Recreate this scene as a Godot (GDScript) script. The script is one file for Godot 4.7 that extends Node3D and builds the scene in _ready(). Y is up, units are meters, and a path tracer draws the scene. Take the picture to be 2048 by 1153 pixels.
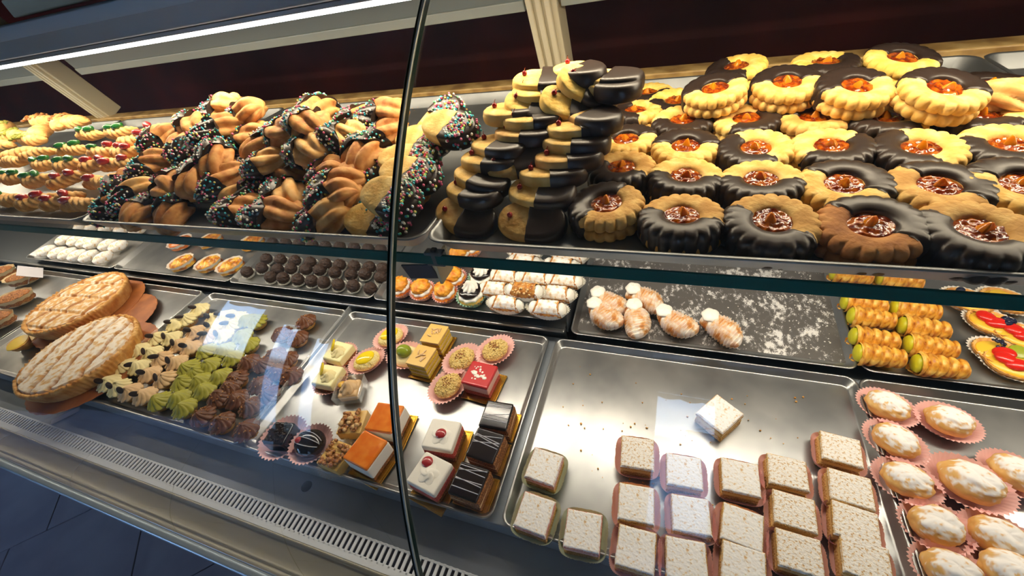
extends Node3D
# A pastry counter seen over its curved front glass. Metres; y = 0 is the top of the lower display deck, z = 0 the customer's edge.
const S := 0.78
# where things lie: x, y, z in centimetres, then turn in degrees and kind
const JAM = [[-5.3,54.5,-35.4,150.5,1,0], [1.5,54.5,-33.5,-102.9,1,0], [8.3,54.5,-33.3,-119.8,1,0], [15,54.5,-33.1,48.7,2,0], [21,54.5,-32.8,-124.9,1,0], [-4.8,54.5,-42.9,-119.3,1,0], [1.6,54.5,-40.9,-93.3,0,0], [8.3,54.5,-40.1,-95.6,0,0], [14.6,54.5,-39.5,55.5,0,0], [20.9,54.5,-39.2,43,1,0], [26,54.5,-39.5,72.6,0,0], [-5.1,54.5,-50.3,103.5,0,0], [1.5,54.5,-48.1,90.8,0,0], [8.5,54.5,-47.2,-142.7,0,0], [15.1,54.5,-47.1,-51.1,0,0], [21.8,54.5,-46.3,-162.3,0,0], [28.1,54.5,-46.6,-111.3,0,0], [-5,54.5,-59.7,-161.7,0,0], [1.1,54.5,-55.8,-85.6,0,0], [8.2,54.5,-55.2,-33.5,0,0], [15,54.5,-54.5,86.4,1,0], [21.1,54.5,-53.4,-133.4,0,0], [28.8,54.5,-53.6,-129.9,0,0], [-3.9,54.5,-66.6,-85.7,3,0], [-0,54.5,-62.7,-88.2,3,0], [4.6,57.4,-57.8,112.4,0,1], [12,57.4,-58.4,100.8,0,1], [17.9,57.4,-55.7,119.9,0,1], [24.4,57.4,-53.6,74.7,0,1], [7.5,57.4,-65.6,-156.9,3,1], [16.8,57.4,-64.3,-49.9,3,1], [24,57.4,-63.9,66.1,3,1], [32.4,54.5,-61.5,54.5,3,0]]
const OVAL = [[-20.2,54.7,-34,-8,10], [-19.8,56.2,-36.3,0,0], [-19.3,57,-37.6,-8,0], [-15.8,58.4,-39.8,14,12], [-18.6,58.2,-39.6,5,0], [-17.9,59.1,-41,0,0], [-15.1,59.9,-42.4,8,0], [-14.4,60.9,-43.9,9,0], [-17,61.4,-44.8,10,0], [-14.7,61.9,-45.5,-10,12], [-10.7,61.9,-45.6,-22,14], [-14,62.8,-47,8,4], [-9.3,63,-47.2,-28,14], [-14.2,63.5,-48.1,12,4], [-10.3,63.9,-48.8,0,0], [-12.6,54.6,-33.7,8,14], [-12.1,56.2,-36.4,6,6], [-11.3,57.4,-38.3,4,0], [-9.9,58.3,-39.8,4,0], [-9.4,59.3,-41.3,8,0], [-9.2,60.2,-42.8,5,0], [-8,60.8,-43.8,0,0], [-6.7,63.2,-47.7,0,0], [-6.6,62.8,-46.9,0,0]]
const SPRK = [[-71.1,62.4,-52.1,-158.4,0], [-63.5,61.9,-49.7,-165,0], [-49.9,61.6,-50.2,129,0], [-47.4,61.7,-44.8,160.7,0], [-37.6,60.8,-48.9,-163.5,0], [-28.8,59.7,-48.5,54.6,1], [-24.9,60.6,-44,-22.5,1], [-51.9,60.5,-44.9,166.5,0], [-65.9,61,-45.3,-109.9,0], [-42.4,60,-49.3,-174.2,0], [-41.6,59.8,-44,-162.6,0], [-35.9,59.3,-45.7,-134.4,0], [-29.7,58.8,-44.8,-11.4,1], [-29.9,58.1,-40.8,-2.2,1], [-27.7,58.1,-37.1,-15,1], [-52.9,58.1,-40.1,-156.8,0], [-62.5,58.9,-40.7,140.1,0], [-41.5,57.1,-39.2,179.3,0], [-37.5,58.6,-42,118.8,0], [-59.9,56.6,-37.7,-121.6,0], [-47.7,55.5,-36.4,164.6,0], [-38.1,56.1,-34.9,-168.3,0], [-28,57.6,-33.1,-18.2,1], [-53.4,54.9,-33,-147,0], [-47.1,54.7,-32.6,-156.2,0], [-38.4,54.6,-32.4,-156.1,0], [-30.9,54.8,-32.6,-2.1,1], [-61.2,59.2,-46.3,-163.3,0], [-56.4,59.2,-44.9,78.9,0], [-34.4,56.7,-40.9,-86.4,0], [-46.3,59.1,-41.9,176.8,0], [-38.4,56.8,-36.5,-156.4,0], [-74.6,61.3,-48.4,163.4,0], [-80.5,60.2,-45.6,-123.2,0], [-78.5,58,-40.5,-127.9,0], [-70.4,60,-46.8,-125.8,0], [-64.8,57.3,-37.9,132.9,0], [-69.4,56.8,-36.3,148.4,0], [-80.8,54.8,-33.6,-118.1,0], [-72.5,54.7,-32.5,106.6,0], [-76.5,56.1,-34.7,-100.9,0], [-82,56.6,-37,-71.2,0], [-66.4,54.9,-33,116,0], [-73.4,59.2,-43.8,-57.1,0], [-51,55.4,-39.5,-161.2,0], [-55.7,55.1,-36.9,33.5,0], [-31.7,54.9,-34.9,-163.4,0], [-66.8,56.8,-42.5,-118,0], [-49,57.7,-44.8,176.9,0], [-41.5,56.1,-43.2,98,0], [-72.8,54.8,-37.5,-145.9,0], [-44.2,54.8,-39.8,161.4,0], [-56.8,56.9,-42.1,178.6,0], [-31.5,54.8,-39.1,-168.3,0]]
const CHER = [[-108.5,60.3,-50.4,5,1,1], [-99.2,60.4,-50.7,9,1,1], [-91.6,59.6,-48.1,10,0,2], [-87.5,60.3,-50.3,1,2,0], [-108.4,59,-46.1,15,1,1], [-97.4,58.8,-45.2,14,1,2], [-90.5,58.7,-45,2,2,2], [-119.6,58.8,-45.3,12,0,0], [-125.3,58.2,-43.4,14,0,0], [-113.1,57.9,-42.4,4,1,1], [-104.3,57.9,-42.2,5,1,1], [-95.4,57.8,-42.1,7,2,2], [-88.7,57.8,-41.9,18,2,2], [-118.9,56.9,-38.9,0,1,1], [-109.8,56.8,-38.7,4,1,1], [-99.8,56.8,-38.6,19,2,2], [-89.2,56.6,-37.9,11,2,0], [-112.1,55.4,-34.2,8,1,0], [-103,55.3,-33.6,19,2,2], [-95.4,55.4,-34,17,2,2], [-89,55.2,-33.3,17,2,0], [-127.4,56.7,-38.4,18,1,1], [-120.3,55.3,-33.7,11,1,2]]
const PINE = [[-130.7,60.6,-57.6,-25,0], [-140.8,60.9,-59.2,5,0], [-125.6,60.6,-58,-15,2], [-143.9,59.6,-53.4,-15,1], [-133.2,59.3,-51.7,5,1], [-133.4,59.8,-54,-25,2], [-142.4,58.9,-50,-15,2], [-128.9,58.1,-46.6,5,2], [-154.6,60.4,-56.9,-15,1]]
const WALN = [[31.7,56.8,-55.5,0], [33.5,54.5,-56.4,20]]
const DUMP = [[-241.1,7.6,-75.6,62], [-232.8,7.6,-75.7,62], [-225.5,7.6,-75.3,62], [-219.5,7.5,-74.9,62], [-209.8,7.5,-74.9,62], [-202.6,7.5,-74.6,62], [-242.4,6.8,-68.5,62], [-233.4,6.8,-68.1,62], [-226.3,6.8,-68,62], [-219.4,6.7,-67.8,62], [-211.9,6.8,-67.9,62], [-202.7,6.8,-68,62], [-242.5,8.6,-84.8,62], [-234.3,8.7,-85,62], [-224.2,8.6,-84.7,62], [-213,8.6,-84.2,62], [-203,8.6,-84.2,62]]
const DARK = [[-247,0.9,-57,30,0], [-231,0.9,-46.5,30,0], [-222,0.9,-36,24,0], [-262,0.9,-46,30,1], [-245,0.9,-35,20,1], [-266,0.9,-57,30,0]]
const EGGP = [[-159.4,6.8,-69.7,40.1,0], [-146.4,6.9,-70.5,39.7,0], [-135.7,6.9,-70.4,39.3,1], [-171.1,7.9,-79.3,40.9,2], [-157.6,8.1,-81.7,40.5,0], [-136.8,8.2,-82.1,39.8,1]]
const TRUF = [[-126.1,6.7,-68.5,0,215], [-114.9,6.5,-67.5,0,150], [-109.7,6.6,-67.6,0,284], [-103.7,6.6,-67.6,0,105], [-98.2,6.6,-67.6,0,64], [-93.6,6.6,-67.6,0,124], [-88.1,6.5,-67.4,0,194], [-82.7,6.6,-67.5,0,52], [-76.5,6.5,-67.2,0,280], [-121.6,6.9,-70.8,1,36], [-114.8,6.9,-70.9,1,5], [-109.9,7,-71.7,1,250], [-103.8,7.1,-72,1,145], [-98.6,7.1,-72.2,1,30], [-92.4,7,-71.8,1,285], [-86.2,7,-71.7,1,5], [-81.6,7.1,-72.4,1,324], [-75.6,7,-71.7,1,330], [-123.1,7.4,-74.8,2,130], [-117,7.4,-75,2,200], [-110.9,7.4,-75.1,2,270], [-104.4,7.4,-75,2,165], [-98.2,7.4,-74.9,2,60], [-92.7,7.4,-75,2,130], [-87.2,7.4,-75,2,200], [-81.6,7.4,-75.1,2,95], [-76.8,7.4,-75,2,340], [-127.1,8.2,-82.6,3,160], [-121.1,8.3,-82.8,3,45], [-115.1,8.3,-82.7,3,290], [-109.3,8.2,-82.7,3,175], [-103.7,8.2,-82.6,3,60], [-97.8,8.3,-82.7,3,130], [-92.2,8.3,-82.8,3,200], [-86.6,8.2,-82.7,3,270], [-81.9,8.2,-82.7,3,330]]
const PROF = [[-66.9,6.6,-68.4,0,290], [-59.9,6.6,-68.3,1,110], [-52.9,6.6,-68.3,2,10], [-52.4,7.2,-73.6,1,30], [-54.2,8.2,-82.1,2,220], [-51.8,8.6,-85.6,1,350], [-45,6.6,-68.3,3,240], [-44.2,7.4,-74.9,3,120]]
const CANN = [[-34.9,9.2,-84.2,-7.5,0,0], [-22.4,9.2,-84.3,-7.9,0,0], [-34,8.8,-80.7,-6.9,0,0], [-23.9,8.8,-80.5,-7.1,0,0], [-37.4,8.2,-74.9,-5.6,0,0], [-29.5,8.2,-75.3,-5.8,1,0], [-22,8.2,-75.4,-6,0,0], [-38.8,7.6,-70.2,-4.6,0,0], [-30.2,9.8,-68.7,-4.8,2,1], [-23.1,7.7,-70.7,-4.9,3,0], [-34.6,7.2,-66.1,-3.8,0,0], [-24.1,7.2,-66,-3.9,0,0]]
const SFOG = [[-11.5,3.4,-73.7,-31.9], [-3.1,3.7,-76.1,-22], [-12,3,-69.8,-39.2], [-3.9,3,-69.8,-71.1], [4,3,-69.8,-34.9], [13.6,3,-69.8,-34.6]]
const HORN = [[41.8,3,-67,-1.5], [41.8,3.4,-71,-2.5], [42.4,4,-76.2,-3.8], [41.9,4.4,-80,-4.7], [41.2,5.4,-88.4,-6.8], [50.6,2.9,-66.2,-1.3], [50.4,3.4,-70.4,-2.4], [50.5,3.9,-74.9,-3.6], [50.3,4.4,-79.4,-4.8], [49.7,5.3,-87.8,-6.9]]
const TART = [[60.3,4.6,-84.5,-28.4,0], [66.4,4.6,-85.3,-29.9,1], [62.4,3.9,-79,-26.9,2], [61.1,3.1,-71.8,-24,3], [65.6,3.6,-76.4,-26.5,4], [62,2.9,-69.4,-22.1,4]]
const PIE = [[-187.3,0.5,-47.6,0], [-155.9,0.5,-30.2,1]]
const PMISC = [[-163.3,0.9,-48,0], [-194.2,0.9,-31.5,1], [-152.5,0.9,-16.4,2]]
const ROSE = [[-138.8,0.5,-55.1,0,50], [-139,0.5,-50.7,0,345], [-141.2,0.5,-48.1,0,70], [-136.6,0.5,-43,0,225], [-141.8,0.5,-42.1,0,350], [-143.4,0.5,-37.2,0,165], [-137.2,0.5,-36.9,0,285], [-142,0.5,-31.6,0,160], [-136.4,0.5,-32.2,0,105], [-140.3,0.5,-25.8,0,330], [-135,0.5,-25.4,0,50], [-129.1,0.5,-52.6,0,130], [-125.6,0.5,-54.1,0,185], [-119.6,0.5,-51,0,0], [-118.8,0.5,-47,0,190], [-125.4,0.5,-49.4,0,190], [-120.3,0.5,-54,0,90], [-130.4,0.5,-46.5,1,265], [-123.5,0.5,-46.2,1,100], [-130.6,0.5,-41.5,1,120], [-125.7,0.5,-41.2,1,130], [-131.5,0.5,-36,1,40], [-125.2,0.5,-35.9,1,90], [-129.8,0.5,-30.9,1,110], [-123,0.5,-30.5,1,15], [-129.7,0.5,-25,1,275], [-123.7,0.5,-25.1,1,110], [-116.2,0.5,-53.7,2,135], [-112.3,0.5,-54,2,40], [-112.2,0.5,-48.1,2,0], [-107.2,0.5,-45.6,2,140], [-119.1,0.5,-41.3,2,220], [-113.4,0.5,-42.6,2,65], [-108,0.5,-40.6,2,245], [-119.5,0.5,-35.4,2,245], [-113.2,0.5,-37.1,2,275], [-106.3,0.5,-34.7,2,95], [-116.1,0.5,-30.6,2,70], [-111.1,0.5,-32.1,2,240], [-107,0.5,-30.2,2,90], [-117.2,0.5,-24.9,2,160], [-112.3,0.5,-26.6,2,80], [-107.8,0.5,-24.7,2,255], [-115.3,0.5,-34.2,2,30], [-95.6,0.5,-56.7,3,250], [-99.6,0.5,-51.1,3,165], [-93.3,0.5,-50.5,3,180], [-101.8,0.5,-40.3,3,260], [-96.4,0.5,-40.8,3,280], [-95.7,0.5,-43.9,3,90], [-90.9,0.5,-43.3,3,100], [-100.7,0.5,-35.1,3,150], [-92.2,0.5,-35,3,30], [-85.5,0.5,-39,3,300], [-100.6,0.5,-29.3,3,100], [-95.2,0.5,-30,3,50], [-89.5,0.5,-29.1,3,275], [-87.4,0.5,-32.9,3,315], [-90.5,0.5,-39.5,3,0], [-100.4,0.5,-32.4,3,200], [-100.5,0.5,-24.2,3,270], [-93.6,0.5,-23.8,3,285], [-85.6,0.5,-23.7,3,20]]
const MIX = [[-76,0.5,-47.5,-4,"lemon_square"], [-67.6,0.5,-47.4,50,"lemon_oval"], [-65.5,0.5,-55.9,50,"lemon_oval"], [-57.8,0.5,-50.8,0,"grape"], [-73.8,0.5,-40.3,2,"lemon_square"], [-66.8,0.5,-38.8,20,"caramel_cup"], [-51.5,0.5,-56.5,-2,"cream_layer"], [-51.6,0.5,-49.4,-4,"cream_layer"], [-43,0.5,-52.6,60,"nut_oval"], [-35.7,0.5,-56.7,60,"nut_oval"], [-43.1,0.5,-44.7,70,"nut_oval"], [-35.7,0.5,-47.5,-4,"red_square"], [-28.4,0.5,-38.7,2,"choc_slab"], [-28.4,0.5,-32.1,-4,"choc_slab"], [-28.9,0.5,-24.9,-3,"choc_slab"], [-37.9,0.5,-32,4,"cherry_square"], [-36.8,0.5,-24.4,-10,"cherry_square"], [-51.7,0.5,-32.6,4,"orange_square"], [-51.8,0.5,-25.3,-9,"orange_square"], [-60.1,0.5,-30.9,15,"nut_square"], [-59.2,0.5,-23.5,-5,"nut_square"], [-75,0.5,-24.4,10,"dark_square"], [-67.2,0.5,-24.6,0,"dark_dome"]]
const MILL = [[-16.6,0.5,-31.2,-5,0], [-16.1,0.5,-23,-4,0], [-7.8,0.5,-22.5,4,0], [-0.7,0.5,-37.6,4,1], [-0.1,0.5,-28.8,4,1], [0.5,0.5,-22.1,0,1], [7.2,0.5,-36.1,3,1], [8.3,0.5,-29.2,5,1], [7.7,0.5,-22.6,4,1], [15.9,0.5,-37.2,0,1], [15.6,0.5,-29.3,-7,1], [15.4,0.5,-23.8,-4,1], [13.2,0.5,-48.8,-38,3], [23,0.5,-39.8,-2,2], [23.1,0.5,-33.6,-4,2], [22.9,0.5,-27.7,-3,2], [31.6,0.5,-45.9,-6,2], [31.5,0.5,-39.2,-6,2], [31,0.5,-33.8,-8,2], [31.1,0.5,-29,-6,2]]
const BIGN = [[41.2,0.5,-57.2,-23.4], [49.4,0.5,-56,-24.4], [40.5,0.5,-50.2,-20.3], [40.1,0.5,-43.2,-17.2], [48.2,0.5,-44.9,-19.2], [41.8,0.5,-36.9,-14.7], [55,0.5,-47.9,-21.8], [41.5,0.5,-30.9,-11.8], [48.8,0.5,-37,-15.6], [48.3,0.5,-32.7,-13.4]]
var M := {}
var G := {}
var used := {}
var rng := RandomNumberGenerator.new()
const ORD = ["first", "second", "third", "fourth", "fifth", "sixth", "seventh", "eighth", "ninth", "tenth", "eleventh", "twelfth", "thirteenth", "fourteenth", "fifteenth", "sixteenth", "seventeenth", "eighteenth"]

# ---------------------------------------------------------------- mesh building
class Mb:
	var v := PackedVector3Array()
	var c := PackedColorArray()
	var uv := PackedVector2Array()
	var idx := PackedInt32Array()
	var colored := false
	func grid(nu: int, nv: int, f: Callable, wu := false, wv := false, tint = null) -> void:
		var cu := nu if wu else nu + 1
		var cv := nv if wv else nv + 1
		var b := v.size()
		var mid := Vector3.ZERO
		for j in cv:
			for i in cu:
				var p: Vector3 = f.call(float(i) / nu, float(j) / nv)
				v.append(p)
				mid += p
				uv.append(Vector2(float(i) / nu, float(j) / nv))
				if tint is Callable:
					c.append(tint.call(float(i) / nu, float(j) / nv, p))
					colored = true
				elif tint is Color:
					c.append(tint)
					colored = true
				else:
					c.append(Color.WHITE)
		mid /= cu * cv
		var t := PackedInt32Array()
		for j in nv:
			for i in nu:
				var a := b + j * cu + i
				var d := b + j * cu + (i + 1) % cu
				var e := b + ((j + 1) % cv) * cu + i
				var g := b + ((j + 1) % cv) * cu + (i + 1) % cu
				t.append_array([a, d, g, a, g, e])
		var vol := 0.0
		for k in range(0, t.size(), 3):
			vol += (v[t[k]] - mid).dot((v[t[k + 1]] - mid).cross(v[t[k + 2]] - mid))
		if vol > 0:
			for k in range(0, t.size(), 3):
				var h := t[k + 1]
				t[k + 1] = t[k + 2]
				t[k + 2] = h
		idx.append_array(t)
	func quad(a: Vector3, b: Vector3, d: Vector3, e: Vector3, col := Color.WHITE) -> void:   # clockwise from the front
		var n := v.size()
		for p in [a, b, d, e]:
			v.append(p)
			c.append(col)
		uv.append_array(PackedVector2Array([Vector2(0, 0), Vector2(1, 0), Vector2(1, 1), Vector2(0, 1)]))
		idx.append_array([n, n + 1, n + 2, n, n + 2, n + 3])
	func box(at: Vector3, s: Vector3, turn := Basis.IDENTITY, col := Color.WHITE) -> void:   # a plain box of 12 triangles
		var h := s / 2
		var p := []
		for k in 8:
			p.append(at + turn * Vector3(h.x if k & 1 else -h.x, h.y if k & 2 else -h.y, h.z if k & 4 else -h.z))
		for q in [[4, 6, 7, 5], [1, 3, 2, 0], [2, 6, 4, 0], [5, 7, 3, 1], [2, 3, 7, 6], [4, 5, 1, 0]]:
			quad(p[q[0]], p[q[1]], p[q[2]], p[q[3]], col)
	func rbox(at: Vector3, s: Vector3, r: float, f = null, tint = null, n := 3) -> void:   # a box with rounded edges; f moves a finished point
		var h := s / 2
		var inner := h - Vector3(r, r, r)
		for ax in 3:
			for sg in [-1.0, 1.0]:
				var a1 := (ax + 1) % 3
				var a2 := (ax + 2) % 3
				var tick := func(t: float, k: int) -> float:
					var m := int(round(t * (2 * n + 1)))
					return -h[k] + r * m / n if m <= n else h[k] - r * (2 * n + 1 - m) / n
				grid(2 * n + 1, 2 * n + 1, func(u, w):
					var p := Vector3.ZERO
					p[ax] = sg * h[ax]
					p[a1] = tick.call(u, a1)
					p[a2] = tick.call(w, a2)
					var q := p.clamp(-inner, inner)
					var o := at + q + (p - q).normalized() * r
					return f.call(o) if f is Callable else o, false, false, tint)
	func lathe(prof: Array, seg: int, f = null, tint = null) -> void:   # prof of Vector2(radius, height)
		var n := prof.size() - 1
		grid(seg, n, func(u, w):
			var q: Vector2 = prof[int(round(w * n))]
			var a: float = u * TAU
			return f.call(a, q) if f is Callable else Vector3(q.x * cos(a), q.y, q.x * sin(a)), true, false, tint)
	func ball(at: Vector3, r: Vector3, nu := 12, nv := 8, f = null, tint = null) -> void:
		grid(nu, nv, func(u, w):
			var a: float = u * TAU
			var b: float = (w - 0.5) * PI
			var d := Vector3(cos(b) * cos(a), sin(b), cos(b) * sin(a))
			var k: float = f.call(d) if f is Callable else 1.0
			return at + d * r * k, true, false, tint)
	func tube(pts: Array, r: float, seg := 8, col = null) -> void:
		var n := pts.size() - 1
		grid(seg, n, func(u, w):
			var k := int(round(w * n))
			var t: Vector3 = (pts[mini(k + 1, n)] - pts[maxi(k - 1, 0)]).normalized()
			var s: Vector3 = t.cross(Vector3.UP if absf(t.y) < 0.9 else Vector3.RIGHT).normalized()
			var a: float = u * TAU
			return pts[k] + (s * cos(a) + s.cross(t) * sin(a)) * r, true, false, col)
	func done(smooth := true) -> ArrayMesh:
		var n := PackedVector3Array()
		n.resize(v.size())
		for k in range(0, idx.size(), 3):
			var fn := (v[idx[k + 2]] - v[idx[k]]).cross(v[idx[k + 1]] - v[idx[k]])
			for j in 3:
				n[idx[k + j]] += fn
		if smooth:   # points in one place share a normal where they turn little
			var at := {}
			for k in v.size():
				var key := Vector3i((v[k] * 40000.0).round())
				if at.has(key):
					at[key].append(k)
				else:
					at[key] = [k]
			var m := n.duplicate()
			for key in at:
				var l: Array = at[key]
				if l.size() > 1:
					for a in l:
						var sum := Vector3.ZERO
						for b in l:
							if n[a].normalized().dot(n[b].normalized()) > 0.6:
								sum += n[b]
						m[a] = sum
			n = m
		for k in n.size():
			n[k] = n[k].normalized() if n[k].length_squared() > 0 else Vector3.UP
		var arr := []
		arr.resize(Mesh.ARRAY_MAX)
		arr[Mesh.ARRAY_VERTEX] = v
		arr[Mesh.ARRAY_NORMAL] = n
		arr[Mesh.ARRAY_TEX_UV] = uv
		if colored:
			arr[Mesh.ARRAY_COLOR] = c
		arr[Mesh.ARRAY_INDEX] = idx
		var am := ArrayMesh.new()
		am.add_surface_from_arrays(Mesh.PRIMITIVE_TRIANGLES, arr)
		return am

func nz(sd: int, freq: float, oct := 3) -> FastNoiseLite:
	var f := FastNoiseLite.new()
	f.seed = sd
	f.frequency = freq
	f.noise_type = FastNoiseLite.TYPE_SIMPLEX_SMOOTH
	f.fractal_octaves = oct
	return f

# ---------------------------------------------------------------- materials
func ramp_tex(sd: int, freq: float, stops: Array, size := 256, oct := 4, kind := FastNoiseLite.TYPE_SIMPLEX_SMOOTH) -> NoiseTexture2D:
	var t := NoiseTexture2D.new()
	t.width = size
	t.height = size
	t.seamless = true
	var n := nz(sd, freq, oct)
	n.noise_type = kind
	t.noise = n
	var g := Gradient.new()
	var off := PackedFloat32Array()
	var col := PackedColorArray()
	for s in stops:
		off.append(s[0])
		col.append(s[1])
	g.offsets = off
	g.colors = col
	t.color_ramp = g
	return t

func grey_tex(sd: int, freq: float, size := 256, oct := 4) -> NoiseTexture2D:
	var t := NoiseTexture2D.new()
	t.width = size
	t.height = size
	t.seamless = true
	t.noise = nz(sd, freq, oct)
	return t

func mat(n: String, col: Color, rough := 0.6, metal := 0.0, tex: Texture2D = null, scale := 20.0, bump: Texture2D = null, deep := 0.1, bscale := 0.0) -> StandardMaterial3D:
	var m := StandardMaterial3D.new()
	m.resource_name = n
	m.albedo_color = col
	m.roughness = rough
	m.metallic = metal
	if tex:
		m.albedo_texture = tex
		m.uv1_triplanar = true
		m.uv1_scale = Vector3.ONE * scale
	if bump:
		m.heightmap_enabled = true
		m.heightmap_texture = bump
		m.heightmap_scale = deep
		m.uv1_triplanar = true
		if tex == null:
			m.uv1_scale = Vector3.ONE * scale
	M[n] = m
	return m

func C(h: String) -> Color:
	return Color.html(h)

func make_materials() -> void:
	var grain := grey_tex(3, 0.05)
	var coarse := grey_tex(5, 0.02)
	mat("biscuit", Color.WHITE, 0.75, 0, ramp_tex(1, 0.012, [[0.25, C("cf9f48")], [0.55, C("dfb865")], [0.8, C("ebca80")]]), 14, grain, 0.05)
	mat("biscuit_tan", Color.WHITE, 0.75, 0, ramp_tex(2, 0.012, [[0.2, C("b08038")], [0.55, C("c89b52")], [0.8, C("d8b169")]]), 14, grain, 0.05)
	mat("biscuit_brown", Color.WHITE, 0.75, 0, ramp_tex(4, 0.012, [[0.2, C("935a25")], [0.55, C("ad7136")], [0.8, C("bd8546")]]), 14, grain, 0.05)
	mat("biscuit_pale", Color.WHITE, 0.75, 0, ramp_tex(6, 0.012, [[0.2, C("deb048")], [0.55, C("eec762")], [0.8, C("f4d684")]]), 14, grain, 0.05)
	mat("piped", Color.WHITE, 0.72, 0, ramp_tex(7, 0.02, [[0.2, C("a9642c")], [0.5, C("c98a48")], [0.8, C("dda866")]]), 12, grain, 0.04)
	mat("piped_light", Color.WHITE, 0.72, 0, ramp_tex(8, 0.02, [[0.2, C("c98c45")], [0.5, C("e0ad66")], [0.8, C("edc589")]]), 12, grain, 0.04)
	var ch := mat("chocolate", C("2a1f1a"), 0.36)
	ch.metallic_specular = 0.45
	mat("chocolate_gloss", C("1b1210"), 0.14)
	mat("chocolate_rough", Color.WHITE, 0.7, 0, ramp_tex(9, 0.03, [[0.2, C("21140e")], [0.55, C("3a261a")], [0.8, C("4c3424")]]), 22, coarse, 0.12)
	var jam := mat("jam", Color.WHITE, 0.08, 0, ramp_tex(10, 0.02, [[0.25, C("4d1203")], [0.5, C("7e2c05")], [0.75, C("b0600f")]]), 16, coarse, 0.12)
	jam.clearcoat_enabled = true
	jam.clearcoat = 0.3
	jam.clearcoat_roughness = 0.05
	var jm := mat("jam_peak", C("c9780e"), 0.12)
	jm.subsurf_scatter_enabled = true
	jm.subsurf_scatter_strength = 0.2
	mat("berry_red", C("8a0f14"), 0.15)
	mat("cherry_red", C("a80c12"), 0.1).clearcoat_enabled = true
	mat("cherry_green", C("0f6a24"), 0.1).clearcoat_enabled = true
	var sp := mat("sprinkle", Color.WHITE, 0.35)
	sp.vertex_color_use_as_albedo = true
	mat("steel", Color.WHITE, 0.34, 0.95, ramp_tex(11, 0.01, [[0.2, C("9a9b9a")], [0.8, C("b9b9b6")]]), 2.0)
	var sd := mat("steel_dusted", Color.WHITE, 0.45, 0.25, dusted_tex(), 1)
	sd.uv1_triplanar = false
	mat("steel_dark", C("6b6e70"), 0.4, 0.8)
	mat("steel_worn", Color.WHITE, 0.42, 0.75, ramp_tex(60, 0.01, [[0.2, C("74777a")], [0.8, C("94979a")]]), 2.0)
	mat("deck_steel", Color.WHITE, 0.42, 0.35, ramp_tex(12, 0.006, [[0.2, C("767d84")], [0.8, C("8f959b")]]), 1.5)
	mat("cream_paint", C("d8cfb4"), 0.5)
	mat("vent_white", C("dfe3e6"), 0.4)
	mat("black", C("07080a"), 0.6)
	mat("header_grey", C("7d8584"), 0.5, 0.2)
	mat("header_lip", C("a4aaa4"), 0.4, 0.3)
	mat("canopy_grey", C("7a828a"), 0.45, 0.4)
	mat("marble", Color.WHITE, 0.35, 0, ramp_tex(13, 0.02, [[0.2, C("8e6f42")], [0.5, C("b9995f")], [0.8, C("d0b37a")]]), 3.0)
	mat("maroon", Color.WHITE, 0.55, 0, ramp_tex(14, 0.01, [[0.2, C("54150a")], [0.8, C("74200f")]]), 0.8)
	var edge := mat("glass_edge", C("085550"), 0.3)
	edge.metallic_specular = 0.3
	mat("joint_edge", C("03211f"), 0.3).metallic_specular = 0.3
	mat("edge_bright", C("c9d2cc"), 0.2, 0.3)
	var gl := mat("glass", Color(0.85, 0.95, 0.93, 0.03), 0.02)
	gl.transparency = BaseMaterial3D.TRANSPARENCY_ALPHA
	var cp := mat("clear_plastic", Color(0.95, 0.97, 0.97, 0.16), 0.08)
	cp.transparency = BaseMaterial3D.TRANSPARENCY_ALPHA
	mat("paper_pink", C("f7c6c0"), 0.8).backlight_enabled = true
	M.paper_pink.backlight = Color(0.35, 0.2, 0.2)
	mat("paper_green", C("cfdcbd"), 0.8).backlight_enabled = true
	M.paper_green.backlight = Color(0.3, 0.35, 0.28)
	mat("paper_mint", C("9fd0bd"), 0.8)
	mat("paper_white", C("e8e4d8"), 0.8).backlight_enabled = true
	M.paper_white.backlight = Color(0.3, 0.3, 0.28)
	mat("paper_beige", C("e3cda0"), 0.8)
	mat("gold_board", C("b98a2c"), 0.25, 0.85)
	mat("brown_board", Color.WHITE, 0.6, 0, ramp_tex(15, 0.01, [[0.2, C("8f4e1d")], [0.8, C("b36a2c")]]), 4)
	mat("pie_dough", Color.WHITE, 0.75, 0, ramp_tex(16, 0.012, [[0.2, C("b5702c")], [0.5, C("d79a4c")], [0.8, C("e7b872")]]), 8, grain, 0.08)
	mat("pie_sugar", Color.WHITE, 0.85, 0, ramp_tex(17, 0.02, [[0.1, C("dba45c")], [0.3, C("f0ddbd")], [0.5, C("f6ecdc")]]), 3.5, grain, 0.06)
	mat("sugar", Color.WHITE, 0.9, 0, ramp_tex(18, 0.02, [[0.2, C("d9a862")], [0.36, C("efe2cd")], [0.5, C("f6f2ec")]]), 16, grain, 0.12)
	mat("sugar_flake", Color.WHITE, 0.9, 0, ramp_tex(19, 0.03, [[0.15, C("c08c48")], [0.3, C("ead9bd")], [0.45, C("f5f0e8")]]), 18, grain, 0.1)
	mat("puff", Color.WHITE, 0.6, 0, ramp_tex(20, 0.015, [[0.2, C("c07a28")], [0.5, C("dda04a")], [0.8, C("eabb6c")]]), 12, grain, 0.08)
	mat("puff_layers", Color.WHITE, 0.7, 0, ramp_tex(21, 0.03, [[0.2, C("bd8539")], [0.5, C("dcae60")], [0.8, C("ecca8c")]]), 30, coarse, 0.3)
	mat("choux", Color.WHITE, 0.6, 0, null)
	M.choux.vertex_color_use_as_albedo = true
	mat("choux_orange", Color.WHITE, 0.5, 0, ramp_tex(22, 0.015, [[0.2, C("c76a10")], [0.5, C("e89a22")], [0.8, C("f2b442")]]), 14, coarse, 0.2)
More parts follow.
